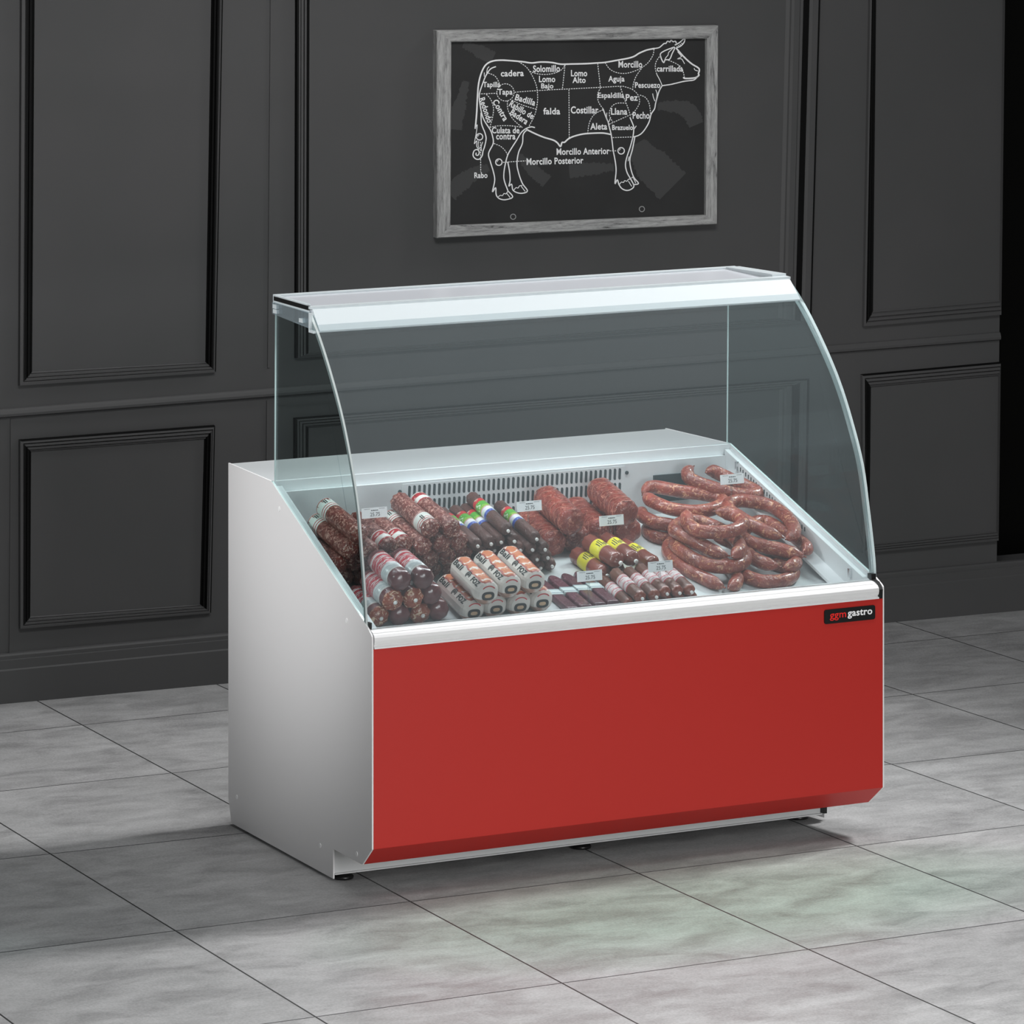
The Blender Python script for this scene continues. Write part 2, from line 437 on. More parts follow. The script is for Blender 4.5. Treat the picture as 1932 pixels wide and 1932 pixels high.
smear([(615, 905), (690, 985), (740, 1030), (800, 1080)], 90, 4)
smear([(1235, 985), (1150, 990), (1050, 1000), (945, 1010)], 90, 5)
smear([(1385, 830), (1440, 920), (1520, 1010), (1620, 1110)], 250, 6)
smear([(1520, 590), (1640, 590), (1730, 625), (1770, 710)], 110, 7)
# cow outline
mb = MB()
TH, MD, TN = 10, 7.5, 5
for wd, pts in [
 (TH, [(333, 735), (342, 640), (347, 540), (354, 450), (367, 390), (387, 340), (412, 310), (450, 293), (500, 288), (560, 291), (640, 298), (700, 306), (760, 300), (830, 303), (890, 314), (960, 313), (1050, 311), (1130, 306), (1180, 302), (1260, 288), (1330, 275), (1370, 262), (1400, 243), (1450, 222), (1500, 212)]),
 (MD, [(1500, 212), (1530, 206), (1548, 192), (1562, 180), (1575, 178), (1585, 164), (1600, 170), (1608, 158), (1622, 168), (1636, 164), (1642, 178)]),
 (MD, [(1632, 190), (1662, 174), (1690, 150), (1698, 154), (1690, 176), (1668, 198), (1640, 208)]),
 (TH, [(1640, 208), (1690, 265), (1740, 310), (1785, 338), (1792, 355), (1786, 375), (1788, 388), (1762, 403), (1700, 407), (1688, 398)]),
 (MD, [(1780, 396), (1758, 416), (1720, 422), (1690, 426), (1640, 438), (1605, 446), (1578, 450), (1550, 454)]),
 (MD, [(1550, 454), (1530, 490), (1515, 540), (1507, 570), (1500, 605), (1478, 640), (1465, 690), (1440, 735), (1415, 765), (1390, 780), (1360, 788)]),
 (TN, [(1550, 454), (1536, 420), (1515, 380)]),
 (TN, [(1508, 480), (1517, 510), (1508, 560)]), (TN, [(1488, 505), (1493, 530), (1503, 555)]),
 (MD, [(1538, 255), (1545, 280), (1560, 304), (1570, 286), (1598, 282), (1615, 245), (1632, 205), (1600, 213), (1560, 230), (1540, 245), (1538, 262)]),
 (TN, [(1565, 290), (1575, 270), (1588, 255), (1592, 238), (1608, 222), (1624, 206)]),
 (TN, [(1650, 232), (1672, 258), (1674, 266), (1650, 280), (1676, 280), (1696, 312)]), (TN, [(1650, 280), (1672, 268)]),
 (TN, [(1758, 340), (1764, 352), (1782, 358)]),
 (TN, [(1646, 196), (1650, 204)]), (TN, [(1656, 190), (1661, 200)]), (TN, [(1666, 184), (1671, 194)]), (TN, [(1676, 176), (1682, 186)]),
 (MD, [(722, 727), (700, 722), (675, 728), (655, 738)]),
 (TH, [(665, 738), (720, 765), (780, 790), (840, 808), (868, 826), (888, 850), (898, 824), (915, 822), (940, 800), (980, 782), (1040, 768), (1110, 763), (1170, 763), (1218, 772)]),
 (MD, [(1165, 605), (1185, 660), (1198, 690), (1205, 720), (1218, 772), (1226, 830), (1232, 880), (1245, 950), (1250, 1010), (1243, 1092), (1258, 1066), (1270, 1100), (1290, 1125), (1320, 1136), (1350, 1127), (1366, 1105), (1345, 1062)]),
 (TN, [(1270, 1100), (1284, 1082), (1298, 1084), (1306, 1072), (1320, 1076), (1330, 1064), (1346, 1062)]), (TN, [(1330, 1075), (1352, 1110)]),
 (MD, [(1340, 660), (1357, 700), (1365, 730), (1360, 785), (1343, 850), (1320, 920), (1311, 970), (1322, 1020), (1346, 1062)]),
 (TN, [(1365, 740), (1382, 715)]), (TN, [(1190, 630), (1188, 660), (1200, 690)]), (TN, [(1215, 660), (1203, 690)]),
 (MD, [(1372, 788), (1356, 870), (1340, 930), (1345, 990), (1365, 1050), (1396, 1090), (1362, 1098)]), (TN, [(1352, 1056), (1360, 1050), (1378, 1088)]), (TN, [(1335, 915), (1328, 945)]),
 (MD, [(468, 330), (432, 346), (402, 390), (382, 440), (362, 500), (360, 540), (372, 620), (392, 680), (430, 740), (445, 780), (450, 830), (420, 895), (432, 950), (450, 1010), (460, 1070), (445, 1145), (466, 1118), (470, 1165), (492, 1190), (532, 1196), (577, 1178), (545, 1138)]),
 (TN, [(478, 1182), (496, 1168), (510, 1170), (520, 1156), (534, 1158), (546, 1140)]), (TN, [(535, 1150), (560, 1182)]),
 (MD, [(660, 735), (632, 760), (602, 810), (570, 860), (545, 905), (530, 960), (520, 1020), (522, 1070), (546, 1138)]),
 (MD, [(672, 740), (646, 770), (640, 830), (615, 890), (605, 960), (615, 1020), (640, 1090), (673, 1138), (642, 1154), (605, 1150), (578, 1132), (570, 1095), (552, 1108), (560, 1070), (556, 1010), (545, 950)]),
 (TN, [(585, 1134), (598, 1118), (612, 1120), (622, 1106), (640, 1104)]), (TN, [(632, 1108), (658, 1142)]),
 (MD, [(371, 630), (374, 700), (396, 760), (404, 800), (394, 850), (384, 880), (378, 910), (360, 932), (336, 930), (319, 908), (326, 878), (346, 870), (359, 886), (352, 906), (338, 904), (340, 890)]),
 (TN, [(333, 735), (346, 708), (340, 762), (330, 815), (328, 832), (344, 812), (342, 845), (356, 870)]), (TN, [(356, 815), (352, 840), (362, 868)]), (TN, [(382, 820), (372, 850), (374, 880)]),
 (TN, [(408, 372), (412, 345), (424, 330)]), (TN, [(392, 395), (392, 368)]),
]: ribbon(mb, pts, wd)
for x, y in ((361, 787), (487, 952), (1283, 878)):
    ribbon(mb, circ(x, y, 21), 7, False, True); ribbon(mb, circ(x-4, y-5, 7, 10)[4:9], 4, False)
DS = (10, 6)
for pts in [
 [(367, 820), (369, 1016)], [(515, 953), (662, 943)], [(1208, 878), (1256, 878)],
 [(356, 508), (476, 503)], [(590, 497), (735, 486), (1145, 465)], [(1148, 465), (1275, 458), (1310, 462), (1358, 480), (1393, 515), (1403, 560), (1386, 600), (1350, 645)],
 circ(530, 498, 56, 24)+[(586, 498)],
 [(615, 298), (668, 335), (705, 390), (730, 450), (738, 500), (738, 560), (722, 640), (682, 720)],
 [(688, 360), (730, 375), (790, 381), (850, 372), (895, 350), (918, 318)], [(918, 318), (900, 480)], [(1130, 308), (1148, 465)],
 [(1178, 303), (1208, 345), (1258, 370), (1320, 373), (1380, 355), (1420, 335), (1462, 300), (1490, 255), (1497, 215)],
 [(1415, 343), (1382, 390), (1363, 440), (1358, 480)], [(943, 480), (945, 795)],
 [(418, 372), (460, 390), (484, 425), (494, 460)], [(405, 510), (435, 545), (452, 600), (446, 660), (428, 725)], [(428, 725), (480, 716), (560, 715), (640, 725)],
 [(543, 552), (545, 605), (570, 660), (608, 700), (640, 725)], [(572, 548), (640, 580), (732, 608)],
 [(1150, 465), (1130, 510), (1136, 560), (1165, 605)], [(1165, 610), (1110, 640), (1078, 690), (1065, 762)],
 [(1277, 458), (1300, 530), (1328, 600), (1345, 655)], [(1318, 568), (1255, 569), (1218, 595), (1206, 645), (1228, 690)], [(1205, 705), (1350, 640)],
 [(1405, 515), (1440, 530), (1465, 570), (1475, 640)], [(1228, 792), (1352, 788)], [(455, 830), (500, 850), (530, 880), (545, 908)],
 [(1590, 288), (1640, 310), (1678, 340), (1695, 400)], [(1532, 265), (1510, 300), (1505, 340), (1515, 380)],
]: ribbon(mb, pts, 5, True, False, DS)
child(mb.build('cow_drawing', M_chalk, fix=False), board)
mb = MB()
for txt, x, y, wd, ht, an in [
 ('cadera', 574, 373, 150, 42, 1), ('Solomillo', 797, 343, 175, 46, 1), ('Lomo', 801, 411, 106, 42, 0), ('Bajo', 802, 461, 80, 44, 0), ('Lomo', 1009, 373, 106, 42, 0), ('Alto', 1009, 417, 86, 40, 0),
 ('Morcillo', 1343, 315, 155, 44, 0), ('Aguja', 1252, 415, 106, 50, 0), ('carrillada', 1600, 343, 170, 40, 0), ('Pescuezo', 1455, 450, 165, 38, 0), ('Tapilla', 440, 452, 112, 46, 0), ('Tapa', 528, 500, 96, 50, 0),
 ('Badilla', 660, 547, 136, 42, -17), ('Redondo', 403, 613, 168, 40, -71), ('Contra', 498, 613, 150, 42, -60), ('Rabillo de', 636, 612, 175, 42, -30), ('Badera', 620, 657, 128, 42, -33),
 ('falda', 831, 620, 110, 44, 0), ('Costillar', 1045, 612, 180, 48, 0), ('Espaldilla', 1217, 522, 170, 46, 0), ('Pez', 1352, 531, 80, 44, 0), ('Llana', 1270, 622, 106, 44, 0), ('Pecho', 1413, 647, 110, 46, 0),
 ('Aleta', 1137, 719, 110, 44, 0), ('Brazuelo', 1292, 726, 136, 34, 0), ('Culata de', 531, 744, 180, 42, 0), ('contra', 532, 786, 126, 38, 0),
 ('Morcillo Anterior', 1035, 881, 345, 44, 1), ('Morcillo Posterior', 852, 944, 370, 44, 1.5), ('Rabo', 370, 1037, 86, 38, 1)]:
    a = math.radians(an); ca, sa = math.cos(a), math.sin(a)
    mb = MB(); put_text(mb, txt, lambda p, q: BT(x+p*ca-q*sa, y-(p*sa+q*ca), .0123), wd, ht, .026)
    child(mb.build('lettering', M_chalk, fix=False), board)
for x, y in ((580, 1307), (1418, 1257)):
    mb = MB(); ribbon(mb, circ(x, y, 17), 5, False, True); child(mb.build('ring_mark', M_chalk2, fix=False), board)

# ------------------------------------------------------------------ display counter
def T(x, y, z): return (.75+(x-.75)*(1-.1092*y), y, z)     # the counter narrows a little to the back
ctr = empty('display_counter')
tag(ctr, 'red fronted white refrigerated display counter with curved glass on the grey tile floor', 'display counter')
SP = [(0, .124), (.061, .0748), (.2503, .0748), (.2503, 0.0), (.9514, 0.0), (.9734, .0624), (.9734, .9438), (.671, .938), (.034, .668), (.006, .651), (.001, .646), (0, .638)]
for sd in (0, 1):
    x0, x1 = ((0, .004), (1.496, 1.5))[sd]
    mb = MB(); mb.prism(SP, lambda y, z: T(x0, y, z), lambda y, z: T(x1, y, z))
    p = mb.build('side_panel', M_white, ctr)
    for y, z in ((.912, .076), (.336, .066), (.097, .094), (.613, .874), (.162, .661)):
        mb = MB(); xx = -.0012 if sd == 0 else 1.5
        pts = circ(y, z, .0062, 14)
        mb.prism(pts, lambda a, b: T(xx, a, b), lambda a, b: T(xx+.0016, a, b))
        mb.build('screw_cap', M_screw, p)
# inner side walls, back wall, deck, worktop
AL = math.atan(.26); EB = Vector((0, math.cos(AL), math.sin(AL))); EC = Vector((0, -math.sin(AL), math.cos(AL))); O0 = Vector((0, .05, .61))
def DK(a, b, c=0.0): return Vector((a, 0, 0))+O0+EB*b+EC*c
IN = [(.02, .58), (.66, .70), (.66, .925), (.645, .918), (.036, .660), (.02, .65)]
for x0, x1 in ((.0045, .030), (1.470, 1.4955)):
    mb = MB(); mb.prism(IN, lambda y, z: T(x0, y, z), lambda y, z: T(x1, y, z))
    mb.build('inner_side_wall', M_inner, ctr)
mb = MB()     # ledge along the inner right wall
mb.prism([(.10, .632), (.645, .872), (.645, .864), (.10, .624)], lambda y, z: T(1.425, y, z), lambda y, z: T(1.4698, y, z))
led = mb.build('side_ledge', M_white2, ctr)
mb = MB()
for i in range(26):
    y = .60-.30*i/25*1.0; z = .668+(y-.034)*.424-.022
    mb.box((1.4688, y-.0016, z-.007), (1.4700, y+.0016, z+.004), 0, T)
mb.build('air_slots', M_slot, ctr)
for y, dz in ((.60, -.012), (.10, -.018)):
    mb = MB(); z = .668+(y-.034)*.424+dz
    mb.box((1.462, y-.004, z-.02), (1.4699, y+.004, z+.004), 0, T)
    mb.build('shelf_clip', M_chrome, ctr)
mb = MB(); mb.prism([(.052, .58), (.656, .70), (.656, .7676), (.052, .6105)], lambda y, z: T(.0305, y, z), lambda y, z: T(1.4695, y, z))
mb.build('display_deck', M_deck, ctr)
mb = MB(); mb.prism([(.656, .70), (.676, .70), (.676, .909), (.656, .909)], lambda y, z: T(.0305, y, z), lambda y, z: T(1.4695, y, z))
bw = mb.build('back_wall', M_inner, ctr)
mb = MB()     # air intake grille: rows of upright slots in a shallow plate
mb.box((.43, .6545, .775), (1.10, .656, .9035), 0, lambda x, y, z: (x, y, z))
nsl = 44
for r in range(4):
    zc = .8835-r*.0385; hh = .0155; 
    for i in range(nsl):
        xc = .450+i*.01478; rr = .0045
        if zc-hh < .772: hh = .011
        pts = [(xc+rr*math.cos(a), zc+(hh-rr)*(1 if math.sin(a) >= 0 else -1)+rr*math.sin(a)) for a in [math.pi*k/4+.001 for k in range(8)]]
        mb.add([(p[0], .6541, p[1]) for p in pts], [list(range(8))], 1)
g = mb.build('vent_grille', [M_inner, M_slot], ctr, fix=False)
for xc in (.422, 1.108):
    mb = MB(); mb.prism(circ(xc, .885, .005, 12), lambda a, b: (a, .6562, b), lambda a, b: (a, .653, b)); mb.build('screw', M_slot, ctr)
mb = MB(); mb.box((1.19, .650, .80), (1.30, .656, .872), 0, lambda x, y, z: (x, y, z)); mb.build('thermostat_plate', M_slot, ctr)
mb = MB()
mb.prism([(.6725, .9365), (.676, .938), (.970, .942), (.970, .925), (.6725, .925)], lambda y, z: T(.0045, y, z), lambda y, z: T(1.4955, y, z))
mb.build('worktop', M_worktop, ctr)
mb = MB(); mb.prism([(.671, .909), (.671, .9365), (.6724, .9372), (.6724, .925), (.681, .925), (.681, .909)], lambda y, z: T(.0045, y, z), lambda y, z: T(1.4955, y, z))
mb.build('worktop_lip', M_white2, ctr)
mb = MB(); mb.box((.0045, .965, .03), (1.4955, .9725, .925), 0, T); mb.build('back_panel', M_white, ctr)
mb = MB(); mb.box((.006, .062, .13), (1.494, .96, .575), 0, T); mb.box((.006, .27, .02), (1.494, .94, .13), 0, T); mb.build('cabinet_body', M_plinth, ctr)
# front
mb = MB(); FP = [(0, .616), (0, .1244), (.061, .0748), (.065, .079), (.008, .128), (.008, .616)]
mb.prism(FP, lambda y, z: T(.0042, y-.001, z), lambda y, z: T(1.4958, y-.001, z))
bevel(mb.build('front_panel', M_red, ctr), .0012, 2)
RP = [(.0, .6165), (-.004, .6165), (-.004, .620), (.001, .6215), (.002, .624), (-.002, .628), (-.004, .636), (-.003, .644), (.002, .650), (.007, .6525), (.008, .6545), (.020, .6585), (.034, .6600), (.048, .6600), (.048, .620)]
mb = MB(); mb.prism(RP, lambda y, z: T(.006, y, z), lambda y, z: T(1.482, y, z), smooth=False)
mb.build('front_rail', M_alu, ctr)
mb = MB(); mb.prism([(.0, .6165), (-.003, .6165), (-.004, .640), (.010, .658), (.036, .664), (.048, .660), (.048, .620)], lambda y, z: T(1.4821, y, z), lambda y, z: T(1.4935, y, z))
mb.build('rail_end_cap', M_black, ctr)
# maker's badge
mb = MB(); bx0, bx1, bz0, bz1, r = 1.314, 1.470, .5645, .6015, .006
pl = []
for cx, cz, a0 in ((bx1-r, bz1-r, 0), (bx0+r, bz1-r, 90), (bx0+r, bz0+r, 180), (bx1-r, bz0+r, 270)):
    for k in range(5):
        a = math.radians(a0+k*22.5); pl.append((cx+r*math.cos(a), cz+r*math.sin(a)))
mb.prism(pl, lambda x, z: (x, -.0012, z), lambda x, z: (x, -.0045, z))
badge = mb.build('name_badge', M_black, ctr)
mb = MB(); put_text(mb, 'ggm', lambda p, q: (1.355+p, -.0048, .5812+q), .050, .0185, .012); mb.build('lettering', mat('badge_red', (.80, .02, .015), .4), badge, fix=False)
mb = MB(); put_text(mb, 'gastro', lambda p, q: (1.4225+p, -.0048, .5835+q), .076, .0215, .022); mb.build('lettering', mat('badge_white', (.95, .95, .95), .4), badge, fix=False)
# plinth, feet
mb = MB(); mb.box((.0045, .256, .010), (1.487, .268, .13), 0, T); mb.box((.0045, .248, .0095), (1.487, .256, .0125), 0, T)
mb.build('plinth', M_plinth, ctr)
mb = MB(); mb.box((1.4875, .238, .014), (1.4957, .262, .10), 0, T); mb.build('panel_edge_shade', M_black, ctr)  # right panel's lower edge in shade, put in as a black strip
for x, y in ((.060, .272), (.752, .279), (1.43, .305), (.16, .88), (1.34, .88)):
    mb = MB(); mb.lathe([(-.0075, .020), (-.0065, .0255), (-.001, .0265), (.002, .024), (.006, .012), (.04, .009)], 20, lambda a, b, c: (x+a, y+c, b))
    mb.build('levelling_foot', M_black, ctr)
# glass
GP0 = [(.030, .6605), (.034, .71), (.044, .77), (.058, .84), (.084, .955), (.132, 1.067), (.183, 1.160), (.238, 1.236), (.299, 1.308), (.350, 1.360), (.395, 1.398)]
gp = [(p.x, p.y) for p in catmull([(y, z, 0) for y, z in GP0], 4)]
def offs(poly, d):
    out = []
    for i, (y, z) in enumerate(poly):
        a = poly[max(i-1, 0)]; b = poly[min(i+1, len(poly)-1)]; ty, tz = b[0]-a[0], b[1]-a[1]; L = math.hypot(ty, tz)
        out.append((y+tz/L*d, z-ty/L*d))
    return out
gi = offs(gp, .012)
mb = MB(); n = len(gp)
def strip(mb, A, B, mi, sm): mb.add(A+B, [[i, i+1, len(A)+i+1, len(A)+i] for i in range(len(A)-1)], mi, sm)
L0 = [T(.0015, *p) for p in gp]; R0 = [T(1.4985, *p) for p in gp]; L1 = [T(.0015, *p) for p in gi]; R1 = [T(1.4985, *p) for p in gi]
strip(mb, L0, R0, 0, True); strip(mb, R1, L1, 0, True); strip(mb, L1, L0, 1, False); strip(mb, R0, R1, 1, False)
mb.add([L0[0], R0[0], R1[0], L1[0]], [(0, 1, 2, 3)], 1); mb.add([L0[-1], R0[-1], R1[-1], L1[-1]], [(3, 2, 1, 0)], 1)
mb.build('front_glass', [M_gfront, M_edge], ctr, fix=False)
go = offs(gp, .0135)
for sd in (0, 1):
    x0, x1 = ((.0018, .0068), (1.4932, 1.4982))[sd]
    ye = .652 if sd == 0 else .684
    poly = list(go)+[(.42, 1.402), (ye-.006, 1.402), (ye, .9385 if sd == 0 else .9395), (.671, .9385), (.0375+.004, .6715)]
    mb = MB(); k = len(poly); mis = [1]*k; 
    mb.prism(poly, lambda y, z: T(x0, y, z), lambda y, z: T(x1, y, z), 0, mis)
    mb.build('side_glass', [M_gside, M_edge], ctr)
    mb = MB(); b0, b1 = offs(gp, .0125), offs(gp, .0225)      # added teal strip imitating the reflections in the pane's edge
    b0, b1 = b0[1:], b1[1:]
    xo = x0-.0004 if sd == 0 else x0-.0002; xi = x1+.0002 if sd == 0 else x1+.0004
    mb.prism(b0+b1[::-1], lambda y, z: T(xo, y, z), lambda y, z: T(xi, y, z))
    mb.build('edge_reflection', M_edgerefl, ctr)
for sd in (0, 1):   # small black corner gaskets at the glass foot
    x0, x1 = ((.0045, .012), (1.482, 1.4955))[sd]
    mb = MB(); mb.box((x0, .028, .6602), (x1, .046, .676), 0, T); mb.build('glass_gasket', M_black, ctr)
# canopy
cp = empty('canopy'); cp.parent = ctr
def part(mb, name, mats): return mb.build(name, mats, cp)
mb = MB(); mb.prism([(.404, 1.4085), (.655, 1.4165), (.655, 1.4025), (.404, 1.3945)], lambda y, z: T(.006, y, z), lambda y, z: T(1.494, y, z)); part(mb, 'lamp_tray', M_canopytop)
lamp_d = D.lights.new('canopy_lamp', 'AREA'); lamp_d.shape = 'RECTANGLE'; lamp_d.size, lamp_d.size_y = 1.3, .04; lamp_d.energy = 7.5; lamp_d.color = (.94, .98, 1)
lamp = D.objects.new('canopy_lamp', lamp_d); COL.objects.link(lamp); lamp.location = (.75, .49, 1.380); lamp.rotation_euler = (-.5, 0, 0); lamp.parent = cp
mb = MB(); mb.prism([(.404, 1.4145), (.424, 1.4155), (.424, 1.4090), (.404, 1.4086)], lambda y, z: T(0, y, z), lambda y, z: T(1.5, y, z)); part(mb, 'front_strip', M_canopy)
mb = MB(); mb.prism([(.634, 1.4195), (.657, 1.4205), (.657, 1.398), (.651, 1.398), (.651, 1.4166), (.634, 1.4160)], lambda y, z: T(0, y, z), lambda y, z: T(1.5, y, z)); part(mb, 'rear_strip', M_canopy)
mb = MB(); mb.prism([(.404, 1.4086), (.398, 1.408), (.352, 1.3595), (.360, 1.3545), (.404, 1.398)], lambda y, z: T(.006, y, z), lambda y, z: T(1.494, y, z)); part(mb, 'front_fascia', M_canopy)
mb = MB(); mb.box((1.455, .424, 1.4092), (1.5, .634, 1.4215), 0, T); part(mb, 'end_rail', M_canopy)
mb = MB(); mb.box((0, .424, 1.4165), (.012, .634, 1.4195), 0, T); mb.box((0, .41, 1.4015), (.006, .655, 1.4055), 0, T); part(mb, 'end_rail', M_canopy)
mb = MB(); mb.box((-.001, .414, 1.4056), (.0055, .650, 1.4160), 0, T); part(mb, 'seal_strip', M_black)
mb = MB(); mb.prism([(.400, 1.362), (.400, 1.4015), (.650, 1.4015), (.650, 1.372)], lambda y, z: T(-.006, y, z), lambda y, z: T(0.0012, y, z)); part(mb, 'end_bracket', M_gplate)
mb = MB(); mb.box((-.0065, .392, 1.352), (.006, .399, 1.4015), 0, T); mb.box((-.0065, .366, 1.352), (.006, .392, 1.358), 0, T); part(mb, 'bracket_foot', M_canopy)
for y, z in ((.630, 1.392), (.628, 1.380), (.450, 1.376)):
    mb = MB(); mb.box((-.0075, y-.012, z-.005), (.001, y+.012, z+.005), 0, T); part(mb, 'bracket_clip', M_canopy)

# ------------------------------------------------------------------ sausages
def meat(name, dark, mid, fleck, scale=70, rough=.38, wr=40, bstr=.5, fl=(.60, .72), coat=.15):
    m = mat(name, mid, rough, spec=.5, coat=coat); t = NT(m)
    oi = t.n('ShaderNodeObjectInfo')
    tc = t.n('ShaderNodeTexCoord'); add = t.n('ShaderNodeVectorMath', operation='MULTIPLY_ADD')
    cv = t.n('ShaderNodeCombineXYZ'); t.l(oi.outputs['Random'], cv.inputs[0]); t.l(oi.outputs['Random'], cv.inputs[2])
    t.l(cv.outputs[0], add.inputs[0]); add.inputs[1].default_value = (3, 3, 3); t.l(tc.outputs['Object'], add.inputs[2])
    v = add.outputs[0]
    n1 = t.noise(v, scale*.35, 3, .6, .4); n2 = t.noise(v, scale, 5, .65, 1.2)
    c = t.ramp(n1, [(.3, dark), (.7, mid)])
    c = t.mix(t.ramp(n2, [(fl[0], (0, 0, 0)), (fl[1], (1, 1, 1))]), c, fleck)
    br = t.math('MULTIPLY_ADD', oi.outputs['Random'], .3, .85)
    hs = t.n('ShaderNodeHueSaturation'); t.l(c, hs.inputs['Color']); t.l(br, hs.inputs['Value'])
    t.color(hs.outputs[0])
    w_ = t.n('ShaderNodeMapping'); w_.inputs['Scale'].default_value = (1, .45, 1); t.l(v, w_.inputs[0])
    t.bump(t.noise(w_.outputs[0], wr, 4, .6, 1.5), bstr, .004)
    return m
M_sal = meat('salami_casing', (.10, .016, .012), (.21, .042, .032), (.62, .34, .28), 130, .34, 110, .8, (.50, .64))
M_salend = meat('salami_twisted_end', (.12, .016, .010), (.25, .04, .025), (.66, .42, .34), 100, .2, 110, 1.2, (.53, .62), .5)
M_brown = meat('brown_casing', (.075, .030, .025), (.14, .060, .050), (.25, .13, .11), 60, .42, 110, .7, (.62, .75), .1)
M_net = meat('netted_casing', (.15, .022, .015), (.29, .048, .032), (.58, .24, .17), 90, .30, 80, 1.4, (.54, .68), .3)
M_netting = mat('netting_string', (.46, .17, .12), .6)
M_fat = meat('smooth_casing', (.10, .028, .032), (.165, .05, .052), (.26, .10, .09), 30, .22, 22, .35, (.6, .75), .4)
M_fatend = meat('orange_gathered_end', (.20, .035, .016), (.36, .075, .03), (.82, .58, .40), 70, .2, 60, 1.1, (.54, .60), .5)
M_med = meat('deli_casing', (.16, .036, .026), (.24, .065, .046), (.26, .09, .06), 40, .25, 40, .4, (.6, .75), .4)
M_thin = meat('snack_casing', (.13, .05, .036), (.20, .085, .06), (.28, .13, .1), 30, .3, 50, .4, (.6, .8), .3)
M_thinend = meat('snack_end', (.18, .035, .018), (.27, .06, .032), (.45, .2, .12), 40, .22, 45, .8, (.58, .7), .4)
M_cho = meat('chorizo_casing', (.18, .036, .026), (.35, .078, .054), (.68, .34, .19), 70, .30, 60, 1.3, (.55, .66), .3)
M_purple = meat('purple_pack_film', (.085, .025, .04), (.13, .045, .062), (.26, .13, .15), 180, .25, 60, .3, (.56, .66), .4)
M_clip = mat('white_clip', (.85, .84, .82), .3)
M_paper = mat('paper_white', (.80, .80, .77), .6)
M_ink = mat('print_black', (.015, .015, .015), .6)
M_lred = mat('print_red', (.48, .02, .03), .5)
def band_mat(name, stops, rough=.45, axis=1, nz=None):
    m = mat(name, (.8, .8, .8), rough, spec=.4); t = NT(m)
    x = t.sep(t.n('ShaderNodeTexCoord').outputs['Generated'])[axis]
    c = t.ramp(x, stops, 'CONSTANT')
    if nz:
        f = t.noise(t.coord('Object', nz[1]), nz[2], 3, .6)
        c = t.mix(t.ramp(f, [(nz[3], (0, 0, 0)), (nz[3]+.03, (1, 1, 1))]), c, nz[0])
    t.color(c); return m
M_bandA = band_mat('band_white_red', [(0, (.68, .68, .64)), (.1, (.42, .02, .03)), (.17, (.68, .68, .64)), (.30, (.40, .04, .05)), (.36, (.68, .69, .65)), (.90, (.40, .03, .035)), (.96, (.6, .6, .56))])
M_bandR = band_mat('band_red_white', [(0, (.40, .02, .03)), (.12, (.68, .68, .64)), (.42, (.70, .66, .62)), (.5, (.42, .02, .03)), (.9, (.66, .62, .58))], .4, 1, ((.75, .65, .62), (70, 160, 70), 1, .60))
M_bandC = band_mat('band_green', [(0, (.06, .10, .42)), (.14, (.66, .66, .70)), (.34, (.56, .30, .30)), (.40, (.22, .42, .06)), (.52, (.10, .36, .05)), (.80, (.55, .03, .04))], .4, 1, ((.62, .72, .55), (90, 90, 90), 1, .60))
M_bandE = band_mat('band_red_silver', [(0, (.60, .56, .54)), (.05, (.46, .48, .49)), (.36, (.46, .05, .07)), (.88, (.60, .56, .55)), (.94, (.40, .06, .07))], .3, 1, ((.62, .62, .62), (60, 330, 60), 1, .55))
M_bandY = band_mat('band_yellow', [(0, (.60, .40, .12)), (.04, (.74, .66, .04)), (.95, (.6, .42, .1))], .4)
M_bandT = band_mat('band_pink_white', [(0, (.46, .06, .08)), (.05, (.62, .56, .56)), (.30, (.50, .16, .18)), (.36, (.64, .58, .58)), (.72, (.48, .12, .14)), (.78, (.60, .56, .56)), (.96, (.44, .06, .07))], .35, 1, ((.46, .10, .12), (90, 260, 90), 1, .56))
M_silver = band_mat('band_silver', [(0, (.56, .64, .64)), (.22, (.10, .16, .22)), (.30, (.62, .70, .70)), (.85, (.30, .38, .4))], .25)
def wrapper():
    m = mat('wrapper_print', (.66, .60, .56), .4, spec=.45, coat=.15); t = NT(m)
    g = t.sep(t.n('ShaderNodeTexCoord').outputs['Generated']); x, y, z = g
    o = t.coord('Object', (1, 1, 1))
    wob = t.noise(o, 55, 3, .5)
    zz = t.math('ADD', z, t.math('MULTIPLY', t.math('SUBTRACT', wob, .5), .12))
    st = t.math('SINE', t.math('MULTIPLY_ADD', y, 30, t.math('MULTIPLY', wob, 9)))
    top = t.ramp(st, [(.0, (.55, .16, .06)), (.6, (.62, .24, .11)), (.8, (.70, .55, .48)), (1, (.72, .66, .62))])
    c = t.mix(t.math('GREATER_THAN', zz, .955), (.66, .60, .56), top)
    edge = t.math('COMPARE', zz, .95, .018)
    c = t.mix(edge, c, (.36, .07, .05))
    low = t.ramp(t.noise(o, 40, 4), [(.4, (.66, .60, .56)), (.6, (.36, .20, .15))])
    c = t.mix(t.math('LESS_THAN', z, .30), c, low)
    t.color(c); return m
M_wrap = wrapper()
M_oval = mat('oval_tan', (.55, .36, .22), .5)

